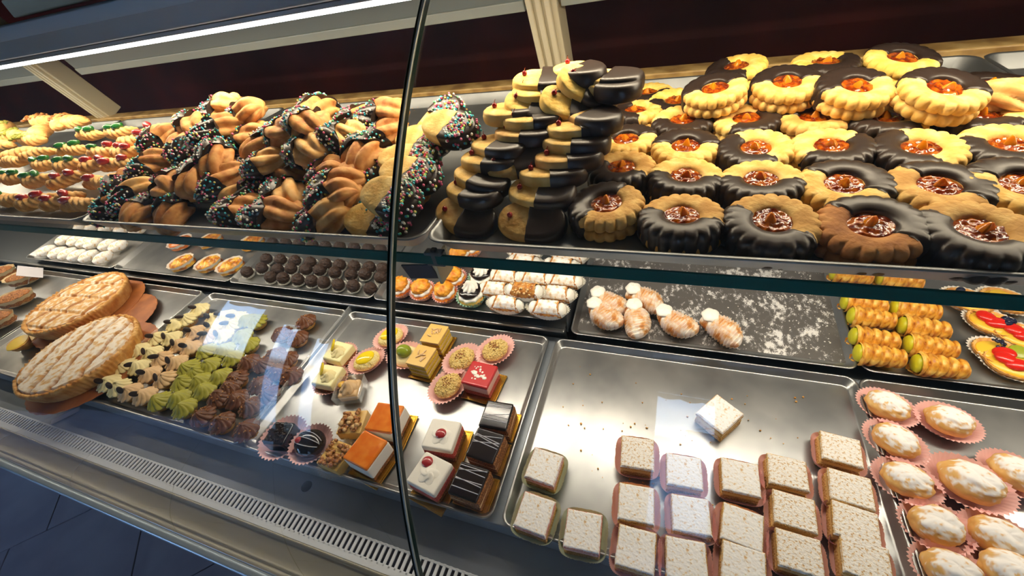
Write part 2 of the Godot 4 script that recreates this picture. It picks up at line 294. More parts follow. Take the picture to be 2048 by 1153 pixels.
	mat("cream_white", C("f4efe2"), 0.45)
	mat("cream_yellow", C("f0e0a4"), 0.5)
	mat("cream_beige", C("dfb987"), 0.5)
	mat("cream_pistachio", C("a7a238"), 0.5)
	mat("cream_brown", C("6b4026"), 0.45)
	mat("cream_dark", C("1c1312"), 0.15)
	mat("pistachio_fill", C("cfc61c"), 0.4)
	mat("custard", C("f0c23a"), 0.3)
	mat("egg_burnt", Color.WHITE, 0.35, 0, ramp_tex(23, 0.012, [[0.25, C("7d3409")], [0.42, C("c8741a")], [0.6, C("e9ac33")], [0.8, C("f4cf5a")]]), 12, coarse, 0.3)
	mat("egg_orange", C("c4691f"), 0.35)
	mat("horn_pastry", Color.WHITE, 0.4, 0, ramp_tex(24, 0.012, [[0.25, C("9c4a10")], [0.42, C("d0861f")], [0.6, C("ecb03d")], [0.8, C("f3c664")]]), 13, coarse, 0.15)
	mat("lobster_pastry", Color.WHITE, 0.6, 0, ramp_tex(25, 0.012, [[0.2, C("bb6a22")], [0.42, C("dda057")], [0.58, C("ecdcc6")], [0.75, C("f3ece2")]]), 11, grain, 0.1)
	mat("fried_shell", Color.WHITE, 0.6, 0, ramp_tex(26, 0.02, [[0.2, C("8a4a17")], [0.5, C("bd7a2c")], [0.8, C("d79a48")]]), 20, coarse, 0.25)
	mat("lemon_glaze", C("f2d324"), 0.12)
	mat("lemon_cream", C("f3ebb0"), 0.45)
	mat("coconut", Color.WHITE, 0.8, 0, ramp_tex(27, 0.05, [[0.2, C("c9953c")], [0.5, C("e3c473")], [0.8, C("f0dea0")]]), 22, coarse, 0.4)
	mat("sponge_yellow", Color.WHITE, 0.85, 0, ramp_tex(28, 0.05, [[0.2, C("c39318")], [0.6, C("e8c23c")]]), 24, coarse, 0.3)
	mat("caramel_top", C("e6bd6a"), 0.3)
	mat("grape", C("8b9a2c"), 0.12)
	mat("red_glaze", C("c20d10"), 0.06).clearcoat_enabled = true
	mat("red_sponge", Color.WHITE, 0.8, 0, ramp_tex(29, 0.05, [[0.2, C("a3281c")], [0.6, C("dd6a58")]]), 24, coarse, 0.3)
	mat("pink_cream", C("e8b3a4"), 0.5)
	mat("orange_glaze", Color.WHITE, 0.1, 0, ramp_tex(30, 0.01, [[0.2, C("e0701a")], [0.8, C("f08f35")]]), 10)
	mat("nuts", Color.WHITE, 0.4, 0, ramp_tex(31, 0.02, [[0.2, C("5a2d10")], [0.5, C("a8652a")], [0.8, C("d9a862")]]), 30)
	mat("nut_pale", C("d8b27a"), 0.5)
	mat("layers_brown", Color.WHITE, 0.7, 0, ramp_tex(32, 0.04, [[0.2, C("4d2711")], [0.5, C("9a5a26")], [0.8, C("c98f4c")]]), 26, coarse, 0.3)
	mat("pistachio_crumb", Color.WHITE, 0.7, 0, ramp_tex(33, 0.04, [[0.2, C("5f6a14")], [0.8, C("b0b04a")]]), 40)
	mat("strawberry", C("d8261a"), 0.2)
	mat("blueberry", C("1b2038"), 0.25)
	mat("kiwi", C("9aa52c"), 0.25)
	mat("lemon_slice", C("e2c04a"), 0.35)
	mat("card_blue", C("2b3a4a"), 0.5)
	mat("card_white", C("c9c6cc"), 0.6)
	mat("tile", Color.WHITE, 0.4, 0, ramp_tex(34, 0.006, [[0.2, C("a79aa6")], [0.8, C("b5a8b2")]]), 2)
	mat("grout", C("16161c"), 0.8)
	mat("wall_paint", C("a59a88"), 0.8)
	mat("panel_grey", C("98937f"), 0.38, 0.35)
	mat("bumper", C("aebcc6"), 0.3, 0.5)
	mat("stone", C("d2cec6"), 0.85)
	mat("white_wall", C("e8e6e0"), 0.8)
	mat("roof_red", C("8c3a2c"), 0.8)
	mat("cloth_awning", C("6a6f66"), 0.8)
	var led := mat("led_tube", C("ffffff"), 0.4)
	led.emission_enabled = true
	led.emission = C("f4f8ff")
	led.emission_energy_multiplier = 7.0

func dusted_tex() -> ImageTexture:   # spilled sugar on the tray: a stain with its own shape
	var im := Image.create(768, 480, false, Image.FORMAT_RGB8)
	var a := nz(71, 0.012, 4)
	var b := nz(72, 0.06, 3)
	var d := nz(73, 0.25, 2)
	for y in 480:
		for x in 768:
			var k: float = a.get_noise_2d(x * 0.7, y * 0.8) * 0.8 + b.get_noise_2d(x * 0.9, y * 0.6) * 0.7 + d.get_noise_2d(x, y) * 0.45
			k += 0.20 * smoothstep(300, 640, x) - 0.07 + 0.12 * (1.0 - smoothstep(0, 200, y)) - 0.3 * smoothstep(690, 740, x)
			k = clampf((k - 0.20) * 3.2, 0, 1)
			im.set_pixel(x, y, Color(0.40, 0.385, 0.37).lerp(Color(0.93, 0.92, 0.9), k))
	return ImageTexture.create_from_image(im)

# ---------------------------------------------------------------- things and parts
func numbered(n: String) -> String:
	if not used.has(n):
		used[n] = 0
		return n
	used[n] += 1
	return "%s_%03d" % [n, used[n]]

func tag(o: Node3D, label: String, category: String, group := "", kind := "") -> Node3D:
	if label: o.set_meta("label", label)
	if category: o.set_meta("category", category)
	if group: o.set_meta("group", group)
	if kind: o.set_meta("kind", kind)
	return o

func thing(n: String, label: String, category: String, group: String, at: Vector3, b := Basis.IDENTITY) -> Node3D:
	var o := Node3D.new()
	o.name = numbered(n)
	add_child(o)
	o.transform = Transform3D(b, at)
	return tag(o, label, category, group)

func part(o: Node3D, n: String, mesh: Mesh, m: String, at := Vector3.ZERO, b := Basis.IDENTITY) -> MeshInstance3D:
	var p := MeshInstance3D.new()
	p.name = n
	p.mesh = mesh
	p.material_override = M[m]
	p.transform = Transform3D(b, at)
	o.add_child(p, true)
	if o == self:
		p.name = numbered(n)
	return p

func single(n: String, mesh: Mesh, m: String, label: String, category: String, group := "", at := Vector3.ZERO, b := Basis.IDENTITY) -> MeshInstance3D:
	var p := MeshInstance3D.new()
	p.name = numbered(n)
	p.mesh = mesh
	p.material_override = M[m]
	p.transform = Transform3D(b, at)
	add_child(p)
	tag(p, label, category, group)
	return p

func struct(n: String, mesh: Mesh, m: String, label: String, at := Vector3.ZERO) -> MeshInstance3D:
	var p := single(n, mesh, m, label, "", "", at)
	p.set_meta("kind", "structure")
	return p

func boxm(s: Vector3, r := 0.0) -> ArrayMesh:
	var b := Mb.new()
	if r > 0:
		b.rbox(Vector3.ZERO, s, r)
	else:
		b.box(Vector3.ZERO, s)
	return b.done()

func yaw(deg: float) -> Basis:
	return Basis(Vector3.UP, deg_to_rad(deg))

func V(r: Array) -> Vector3:
	return Vector3(r[0], r[1], r[2]) / 100.0

# "third from the left in the second row from the front" for every entry of a table
func places(t: Array, rows: int, slope := 0.0) -> Array:
	var order := range(t.size())
	order.sort_custom(func(a, b): return t[a][2] - t[a][1] * slope > t[b][2] - t[b][1] * slope)
	var out := []
	out.resize(t.size())
	var per := int(ceil(float(t.size()) / rows))
	for r in rows:
		var l: Array = order.slice(r * per, mini((r + 1) * per, t.size()))
		l.sort_custom(func(a, b): return t[a][0] < t[b][0])
		for k in l.size():
			out[l[k]] = "%s from left in %s row from front" % [ORD[k], ORD[r]]
	return out

# ---------------------------------------------------------------- shapes of the pastries (one mesh per part, shared by the copies)
func fluted_cup(a: float, b: float, h: float, n := 30, flare := 1.22, depth := 0.07) -> ArrayMesh:   # a pleated paper case, open on top, with a floor
	var m := Mb.new()
	m.grid(n * 2, 4, func(u, w):
		var t: float = [0.0, 0.62, 0.64, 0.82, 1.0][int(round(w * 4))]
		var k := int(round(u * n * 2))
		var r := t if t < 0.63 else lerpf(0.8, flare, (t - 0.64) / 0.36)
		var y := 0.0 if t < 0.63 else (t - 0.64) / 0.36 * h + 0.0004
		if t > 0.63:
			r *= 1.0 + depth * (1.0 if k % 2 else -1.0) * (0.4 + (t - 0.64) * 1.6)
		return Vector3(a * r * cos(u * TAU), y + 0.0002, b * r * sin(u * TAU)), true)
	return m.done()

func crumbs(sd: int, n: int, area: Callable, r0: float, r1: float, tints := []) -> ArrayMesh:   # many small lumps as one mesh
	var m := Mb.new()
	var g := RandomNumberGenerator.new()
	g.seed = sd
	for k in n:
		var r := g.randf_range(r0, r1)
		var at: Vector3 = area.call(g)
		var s := Vector3(r * g.randf_range(0.7, 1.4), r * g.randf_range(0.6, 1.0), r * g.randf_range(0.7, 1.3))
		m.ball(at, s, 6, 4, null, tints[g.randi() % tints.size()] if tints else null)
	return m.done()

func flute(a: float, q: Vector2, n := 10.0, deep := 0.0034, R := 0.0385) -> float:
	var w := smoothstep(0.6 * R, R, q.x)
	return q.x - deep * pow(1.0 - absf(sin(n * a)), 1.5) * w

func make_jam_meshes() -> void:
	var ring := [Vector2(0.0135, 0.0125), Vector2(0.0140, 0.0175), Vector2(0.0155, 0.0215), Vector2(0.0185, 0.0236), Vector2(0.0235, 0.0245), Vector2(0.0300, 0.0243), Vector2(0.0345, 0.0235), Vector2(0.0372, 0.0215), Vector2(0.0385, 0.0185), Vector2(0.0383, 0.0150), Vector2(0.0365, 0.0128), Vector2(0.032, 0.0120), Vector2(0.0135, 0.0120)]
	var m := Mb.new()
	var no := nz(90, 60, 2)
	m.lathe(ring, 160, func(a, q):
		var r := flute(a, q)
		var p := Vector3(r * cos(a), q.y, r * sin(a))
		return p + Vector3(0, no.get_noise_3dv(p) * 0.0006, 0))
	G.jam_top = m.done()
	m = Mb.new()
	m.lathe([Vector2(0, 0), Vector2(0.034, 0), Vector2(0.0375, 0.0018), Vector2(0.0387, 0.005), Vector2(0.038, 0.0088), Vector2(0.0355, 0.0112), Vector2(0.031, 0.0118), Vector2(0, 0.0118)], 160, func(a, q): return Vector3(flute(a + 0.09, q) * cos(a), q.y, flute(a + 0.09, q) * sin(a)))
	G.jam_bottom = m.done()
	for kind in 2:
		m = Mb.new()
		var nj := nz(91 + kind, 190, 2)
		m.grid(36, 12, func(u, w):
			var a: float = u * TAU
			var r: float = w * 0.0160
			var p := Vector3(r * cos(a), 0, r * sin(a))
			var swirl := sin(a * 1.0 + w * 13.0) * 0.0007 * smoothstep(0.25, 0.6, w)
			p.y = 0.0222 - 0.0012 * w * w + nj.get_noise_3dv(p) * 0.0013 + swirl
			return p, true)
		G["jam%d" % kind] = m.done()
	m = Mb.new()
	m.lathe([Vector2(0.0055, 0.0215), Vector2(0.0052, 0.0228), Vector2(0.0042, 0.0246), Vector2(0.0030, 0.0262), Vector2(0.0016, 0.0280), Vector2(0, 0.0284)], 14, func(a, q): return Vector3(q.x * cos(a) * (1.0 + 0.3 * sin(a + 1)) + (q.y - 0.021) * 0.3, q.y, q.x * sin(a) * (0.75 + 0.2 * cos(3 * a))))
	G.jam_peak = m.done()
	# chocolate: a coat over the half on the +x side, thinning out to nothing at its rim
	var path := [Vector2(0.0142, 0.0175), Vector2(0.0150, 0.0222), Vector2(0.0184, 0.0247), Vector2(0.0235, 0.0257), Vector2(0.0301, 0.0255), Vector2(0.0350, 0.0247), Vector2(0.0382, 0.0224), Vector2(0.0397, 0.0188), Vector2(0.0397, 0.0150), Vector2(0.0390, 0.0122), Vector2(0.0397, 0.0090), Vector2(0.0396, 0.0050), Vector2(0.0385, 0.0015), Vector2(0.034, -0.0002)]
	m = Mb.new()
	var nc := nz(95, 45, 2)
	m.grid(72, path.size() - 1, func(u, w):
		var k := int(round(w * (path.size() - 1)))
		var q: Vector2 = path[k]
		var wob := nc.get_noise_2d(k * 0.003, 1.0 if u > 0.5 else 2.0) * 0.12
		var a: float = lerpf(-1.55 - wob, 1.62 + wob, u)
		var edge := smoothstep(0.0, 0.05, minf(u, 1.0 - u))
		if k == 0: edge = 0.0
		var r := lerpf(q.x, flute(a, q), 0.85)
		var n2 := Vector2(0, 1) if k < 4 else Vector2(1, 0.2)
		if k < 2: n2 = Vector2(-1, 0.3)
		var off := n2 * (-0.0022 * (1.0 - edge))
		return Vector3((r + off.x) * cos(a), q.y + off.y, (r + off.x) * sin(a)))
	G.jam_choc = m.done()

func oval_point(a: float, q: Vector2, L: float, W: float, grow := 0.0) -> Vector3:
	var cx := cos(a)
	var cz := sin(a)
	var e := 2.0 / 2.35
	return Vector3((L + grow) * q.x * signf(cx) * pow(absf(cx), e), q.y, (W + grow) * q.x * signf(cz) * pow(absf(cz), e))

func make_oval_meshes() -> void:
	var prof := [Vector2(0, 0), Vector2(0.9, 0), Vector2(0.97, 0.0012), Vector2(1.0, 0.004), Vector2(1.0, 0.0072), Vector2(0.975, 0.0102), Vector2(0.92, 0.0116), Vector2(0.75, 0.0122), Vector2(0, 0.0124)]
	var fat := [Vector2(0, -0.0010), Vector2(0.9, -0.001), Vector2(0.98, 0.0006), Vector2(1.0, 0.004), Vector2(1.0, 0.0078), Vector2(0.97, 0.0115), Vector2(0.9, 0.0134), Vector2(0.7, 0.0138), Vector2(0, 0.0138)]
	var no := nz(96, 70, 2)
	var m := Mb.new()
	m.lathe(prof, 48, func(a, q):
		var p := oval_point(a, q, 0.031, 0.0195)
		return p + Vector3(0, no.get_noise_3dv(p) * 0.0004, 0))
	G.oval = m.done()
	m = Mb.new()
	m.lathe(fat, 64, func(a, q):
		var p := oval_point(a, q, 0.031, 0.0195, 0.0013)
		p.x = maxf(p.x, -0.002 + 0.12 * p.z + no.get_noise_2d(p.z, 3) * 0.001)
		return p)
	G.oval_choc = m.done()
	m = Mb.new()
	m.ball(Vector3.ZERO, Vector3.ONE * 0.0026, 10, 7)
	m.tube([Vector3(0, 0.002, 0), Vector3(0.0005, 0.004, 0.0003), Vector3(0.0014, 0.0055, 0.0006)], 0.0004, 5)
	G.bead = m.done()
	# a dip with sprinkles for the smooth ovals
	m = Mb.new()
	m.lathe(fat, 64, func(a, q):
		var p := oval_point(a, q, 0.031, 0.0195, 0.0013)
		p.x = maxf(p.x, 0.004 + no.get_noise_2d(p.z * 2, 5) * 0.003)
		return p)
	G.oval_dip = m.done()
	G.oval_sprinkles = sprinkles(func(g):
		var a: float = g.randf_range(-1.25, 1.25)
		var r: float = sqrt(g.randf())
		var p := oval_point(a, Vector2(r, 0.0142), 0.031, 0.0195, 0.001)
		if r > 0.9:
			p = oval_point(a, Vector2(1.01, g.randf_range(0.002, 0.013)), 0.031, 0.0195, 0.0013)
		return p if p.x > 0.005 else Vector3.INF, 150, 5)

const SUGAR = ["4fd0dc", "35b4cc", "f07aa0", "e4557c", "fbf8f0", "fbf8f0", "f3e27a", "66c98a"]
func sprinkles(where: Callable, n: int, sd: int) -> ArrayMesh:
	var m := Mb.new()
	var g := RandomNumberGenerator.new()
	g.seed = sd
	for k in n:
		var p: Vector3 = where.call(g)
		if p.is_finite():
			m.ball(p, Vector3.ONE * g.randf_range(0.0011, 0.0015), 6, 4, null, C(SUGAR[g.randi() % SUGAR.size()]).srgb_to_linear())
	return m.done()

func piped_point(u: float, t: float, sd: int, L: float, W: float, H: float, lobes: float, twist: float, amp: float, grow := 0.0) -> Vector3:
	var a := u * TAU
	var r := pow(maxf(0.0, 1.0 - pow(absf(t), 2.4)), 0.6)
	var ph := a * lobes + twist * t + sd * 1.7
	var f := 1.0 + amp * (1.9 * pow(absf(cos(ph * 0.5)), 0.8) - 1.15) + 0.05 * (absf(sin(ph * 1.5)) - 0.6) + 0.07 * sin(2.0 * a + 5.0 * t + sd)
	var taper := 1.0 - 0.22 * t
	var y := 0.35 * H + (0.65 * H * r * f * taper + grow * r) * sin(a)
	var x := L * t * (1.0 + grow / L) + 0.10 * W * sin(3.0 * t + sd)
	return Vector3(x, maxf(y, 0.0), (W * r * f * taper + grow * r) * cos(a) + 0.12 * W * sin(2.2 * t + sd))

func make_piped_meshes() -> void:
	for sd in 4:
		var L: float = [0.036, 0.034, 0.037, 0.035][sd]
		var tw: float = [5.0, -4.0, 7.0, 3.0][sd]
		var m := Mb.new()
		m.grid(72, 28, func(u, w): return piped_point(u, w * 2 - 1, sd, L, 0.0215, 0.023, 6, tw * 1.15, 0.21), true)
		G["piped%d" % sd] = m.done()
		m = Mb.new()
		m.grid(72, 28, func(u, w):
			var p := piped_point(u, w * 2 - 1, sd, L, 0.0215, 0.023, 6, tw * 1.15, 0.17, 0.0016)
			p.x = maxf(p.x, 0.001 + 0.004 * sin(p.z * 160 + sd))
			return p, true)
		G["piped_dip%d" % sd] = m.done()
		G["piped_sprinkles%d" % sd] = sprinkles(func(g):
			var p := piped_point(g.randf(), g.randf_range(-0.05, 0.98), sd, L, 0.0215, 0.023, 6, tw * 1.15, 0.17, 0.0022)
			return p if p.x > 0.003 and p.y > 0.003 else Vector3.INF, 190, 20 + sd)
		m = Mb.new()
		m.grid(40, 40, func(u, w):
			var p := piped_point(u, w * 2 - 1, sd, 0.045, 0.0125, 0.017, 5, 26.0, 0.16)
			p.z += 0.004 * sin(p.x * 60 + sd)
			return p, true)
		G["rope%d" % sd] = m.done()
	var m := Mb.new()
	var no := nz(99, 120, 2)
	m.ball(Vector3.ZERO, Vector3(0.0105, 0.0058, 0.0068), 16, 10, func(d): return 1.0 + 0.18 * no.get_noise_3dv(d * 0.012))
	G.cherry = m.done()

func make_small_meshes() -> void:
	var m := Mb.new()
	var no := nz(100, 1.0, 3)
	m.ball(Vector3(0, 0.0125, 0), Vector3(0.029, 0.0125, 0.0165), 28, 14, func(d): return 1.0 + 0.06 * no.get_noise_3dv(d * 2.0) - 0.05 * exp(-pow(d.y * 6.0, 2)))
	G.dumpling = m.done()
	for k in 3:   # truffles rolled in chocolate crumbs
		m = Mb.new()
		var nt := nz(110 + k, 1.0, 3)
		m.ball(Vector3(0, 0.0158, 0), Vector3.ONE * 0.0148, 40, 26, func(d): return 1.0 + 0.20 * nt.get_noise_3dv(d * 4.2))
		G["truffle%d" % k] = m.done()
	G.truffle_cup = fluted_cup(0.0138, 0.0138, 0.009, 22, 1.3)
	# oval custard pastry in its paper
	for k in 2:
		m = Mb.new()
		var ne := nz(120 + k, 1.0, 3)
		m.grid(40, 12, func(u, w):
			var a: float = u * TAU
			var r: float = w
			var p := Vector3(0.039 * r * cos(a), 0, 0.025 * r * sin(a))
			p.y = 0.020 + 0.007 * (1 - r * r) + 0.0035 * ne.get_noise_2d(p.x * 60, p.z * 60) - (0.014 if w > 0.99 else 0.0)
			return p, true)
		G["egg%d" % k] = m.done()
	G.egg_case = fluted_cup(0.036, 0.0235, 0.022, 12, 1.2, 0.035)
	# cream puffs
	for k in 2:
		m = Mb.new()
		var np := nz(130 + k, 1.0, 3)
		m.ball(Vector3(0, 0.0125, 0), Vector3(0.0215, 0.0122, 0.0215), 32, 18, func(d): return 1.0 + 0.20 * np.get_noise_3dv(d * 2.4))
		G["puff_base%d" % k] = m.done()
		m = Mb.new()
		m.ball(Vector3(0, 0.0275, 0), Vector3(0.0185, 0.0115, 0.0185), 32, 18, func(d): return 1.0 + 0.26 * np.get_noise_3dv(d * 2.6 + Vector3(4, 0, 0)))
		G["puff_lid%d" % k] = m.done()
	m = Mb.new()
	m.grid(40, 8, func(u, w):
		var a: float = u * TAU
		var b: float = w * PI - PI / 2
		return Vector3((0.0165 + 0.0045 * cos(b) + 0.0012 * sin(9 * a)) * cos(a), 0.0205 + 0.004 * sin(b), (0.0165 + 0.0045 * cos(b) + 0.0012 * sin(9 * a)) * sin(a)), true)
	G.puff_cream = m.done()
	G.puff_case = fluted_cup(0.0195, 0.0195, 0.017, 28, 1.32)
	G.swirl = swirl(0.0125, 0.017, 8, 7.0, 0.12)
	m = Mb.new()
	m.ball(Vector3(0, 0.027, 0), Vector3(0.0185, 0.0055, 0.0185), 24, 10, func(d): return 1.0 + 0.1 * no.get_noise_3dv(d * 2.0))
	G.puff_glaze = m.done()
	# cannoli
	m = Mb.new()
	var nf := nz(140, 90, 2)
	m.grid(28, 24, func(u, w):
		var a: float = u * TAU
		var t: float = w * 2 - 1
		var r := 0.0125 * (1.0 + 0.05 * t * t)
		if a > 0.9 and a < 2.2:   # the flap that wraps over, cut slanting
			r += 0.0016
		var p := Vector3((0.027 - 0.008 * maxf(0.0, sin(a))) * t + 0.002 * sin(a), 0.0142 + r * sin(a), r * cos(a))
		return p + Vector3(0, nf.get_noise_3dv(p) * 0.0016, 0), true)
	G.cannolo = m.done()
	m = Mb.new()
	for s in [-1.0, 1.0]:
		m.ball(Vector3(s * 0.0235, 0.0148, 0.001), Vector3(0.0092, 0.0120, 0.0122), 16, 10)
	G.cannolo_cream = m.done()
	m = Mb.new()   # sugar lies on the upper side of the shell
	m.grid(16, 20, func(u, w):
		var a: float = lerpf(0.0, PI - 0.1, u)
		var t: float = w * 2 - 1
		var r := 0.0125 * (1.0 + 0.05 * t * t) + (0.0016 if a > 0.9 and a < 2.2 else 0.0)
		var e := minf(minf(u, 1 - u) * 6.0, minf(w, 1 - w) * 9.0)
		var p := Vector3((0.025 - 0.008 * sin(a)) * t + 0.002 * sin(a), 0.0142 + r * sin(a), r * cos(a))
		return p + Vector3(0, nf.get_noise_3dv(p) * 0.0016, 0) + Vector3(0, sin(a), cos(a)) * (0.0011 * clampf(e, 0, 1) - 0.0004))
	G.cannolo_sugar = m.done()
	G.cannolo_case = fluted_cup(0.034, 0.0155, 0.016, 34, 1.12, 0.05)
	# lobster tails
	for k in 2:
		m = Mb.new()
		var nl := nz(150 + k, 40, 2)
		m.grid(36, 90, func(u, w):
			var a: float = u * TAU
			var t: float = w
			var r := 0.0222 * lerpf(0.52, 1.0, smoothstep(0.0, 0.45, t)) * (1.0 if t < 0.62 else pow(maxf(0.0, 1.0 - pow((t - 0.62) / 0.38, 2.2)), 0.55)) * smoothstep(-0.04, 0.06, t) + 0.0006
			var ridge := fposmod(t * 14.0 - 0.25 * sin(a + 0.6) + 0.10 * sin(a * 3.0), 1.0)
			r *= 1.0 - 0.20 * ridge + 0.08
			var bend := (t - 0.4) * (t - 0.4) * 0.028
			var p := Vector3(0.080 * (t - 0.42), 0.0215 + r * 0.92 * sin(a), r * 1.05 * cos(a) + bend * (1 if k else -1))
			p.y = maxf(p.y, 0.0008)
			return p + Vector3(0, nl.get_noise_3dv(p) * 0.001, 0), true)
		G["lobster%d" % k] = m.done()
	m = Mb.new()
	m.ball(Vector3(-0.021, 0.0385, 0), Vector3(0.0150, 0.0065, 0.0155), 24, 12, func(d): return 1.0 + 0.07 * sin(5 * atan2(d.z, d.x) + d.y * 4))
	G.lobster_cream = m.done()
	# cream horns
	for k in 2:
		m = Mb.new()
		m.grid(32, 70, func(u, w):
			var a: float = u * TAU
			var t: float = w
			var base := lerpf(0.0235, 0.0175, t) * (1.0 if t < 0.9 else sqrt(maxf(0.02, 1.0 - pow((t - 0.9) / 0.1, 2))))
			var turns := fposmod(t * 5.0 - u * 1.0 + k * 0.4, 1.0)
			var r := base * (0.78 + 0.30 * pow(sin(PI * pow(turns, 0.55)), 0.6))
			if t < 0.02: r *= 0.92
			return Vector3(0.080 * (t - 0.5), 0.0230 + r * sin(a), r * cos(a)), true)
		G["horn%d" % k] = m.done()
	m = Mb.new()
	m.ball(Vector3(-0.0385, 0.0235, 0), Vector3(0.0095, 0.0185, 0.0180), 18, 12, func(d): return 1.0 + 0.04 * no.get_noise_3dv(d * 3))
	G.horn_fill = m.done()
	m = Mb.new()
	m.grid(16, 6, func(u, w):
		var t: float = w
		return Vector3(-0.040 - 0.008 * t, 0.004 + 0.003 * sin(u * 9), lerpf(-0.012, 0.012, u) * (1 - 0.4 * t)))
	G.horn_flake = m.done()
	# fruit tarts
	m = Mb.new()
	m.lathe([Vector2(0, 0.0005), Vector2(0.78, 0.0005), Vector2(1.0, 0.016), Vector2(0.95, 0.0175), Vector2(0.86, 0.013), Vector2(0, 0.013)], 56, func(a, q):
		var r: float = q.x * (1 + 0.02 * cos(28 * a) * smoothstep(0.7, 1.0, q.x))
		return Vector3(0.040 * r * cos(a), q.y, 0.030 * r * sin(a)))
	G.tart_shell = m.done()
	m = Mb.new()
	m.ball(Vector3(0, 0.013, 0), Vector3(0.034, 0.006, 0.025), 24, 10)
	G.tart_custard = m.done()
	G.tart_case = fluted_cup(0.036, 0.027, 0.014, 32, 1.28, 0.04)
	m = Mb.new()
	m.ball(Vector3.ZERO, Vector3(0.0165, 0.0068, 0.0125), 22, 12, func(d): return 1.0 - 0.22 * d.x + 0.03 * no.get_noise_3dv(d * 6))
	G.strawberry = m.done()
	m = Mb.new()
	m.lathe([Vector2(0, -0.006), Vector2(0.004, -0.0058), Vector2(0.0068, -0.003), Vector2(0.0075, 0), Vector2(0.0066, 0.0034), Vector2(0.0042, 0.0056), Vector2(0.0034, 0.0064), Vector2(0.0024, 0.0052), Vector2(0, 0.0048)], 20)
	G.blueberry = m.done()
	m = Mb.new()
	m.lathe([Vector2(0, -0.001), Vector2(0.0125, -0.001), Vector2(0.0138, 0.0008), Vector2(0.0125, 0.0026), Vector2(0, 0.003)], 26)
	G.fruit_slice = m.done()

func swirl(R: float, H: float, lobes: int, twist: float, amp: float) -> ArrayMesh:   # a piped rosette ending in a tip
	var m := Mb.new()
	m.grid(lobes * 6, 16, func(u, w):
		var a: float = u * TAU
		var t: float = w
		var r := R * (pow(1.0 - t, 0.62) * (0.9 + 0.25 * sin(PI * minf(1, t * 1.6))))
		r *= 1.0 + amp * 1.25 * (absf(sin(lobes * 0.5 * a + twist * t)) * 2.0 - 1.2)
		return Vector3(r * cos(a) + 0.06 * R * t * t, H * (t * 0.95 + 0.05) - 0.004 * (1 - t), r * sin(a)), true)
	return m.done()

func rosette(R: float, H: float, lobes: int, twist: float) -> ArrayMesh:   # a wide piped whirl, ridges running round to a blunt tip
	var m := Mb.new()
	m.grid(lobes * 8, 18, func(u, w):
		var a: float = u * TAU
		var t: float = w
		var r := R * pow(maxf(0.0, 1.0 - pow(t, 1.7)), 0.62) * (0.86 + 0.16 * sin(PI * minf(1.0, t * 2.2)))
		r *= 0.84 + 0.25 * pow(absf(cos(lobes * 0.5 * a + twist * t)), 0.7) * (1.0 - 0.5 * t)
		var lean := 0.10 * R * t * t
		return Vector3(r * cos(a) + lean, H * (t - 0.06) + 0.0022 * sin(a + twist) * t, r * sin(a)), true)
	return m.done()

func make_rosette_meshes() -> void:
	for k in 3:
		G["rosette%d" % k] = rosette(0.0205, 0.0175, 11, [4.2, -3.8, 4.8][k])
	var m := Mb.new()
	m.lathe([Vector2(0, 0), Vector2(0.0135, 0), Vector2(0.0165, 0.010), Vector2(0.0155, 0.0105), Vector2(0, 0.009)], 36, func(a, q): return Vector3(q.x * (1 + 0.025 * cos(18 * a)) * cos(a), q.y, q.x * (1 + 0.025 * cos(18 * a)) * sin(a)))
	G.rosette_shell = m.done()
	G.rosette_case = fluted_cup(0.0148, 0.0148, 0.013, 22, 1.26)
	m = Mb.new()
	m.ball(Vector3.ZERO, Vector3(0.0100, 0.0009, 0.0050), 20, 8)
	G.choc_leaf = m.done()
	G.nut_bits = crumbs(41, 16, func(g):
		var a: float = g.randf() * TAU
		var t: float = g.randf_range(0.35, 0.9)
		return Vector3(0.0165 * pow(1 - t, 0.6) * cos(a), 0.010 + 0.020 * t, 0.0165 * pow(1 - t, 0.6) * sin(a)), 0.0011, 0.0022)

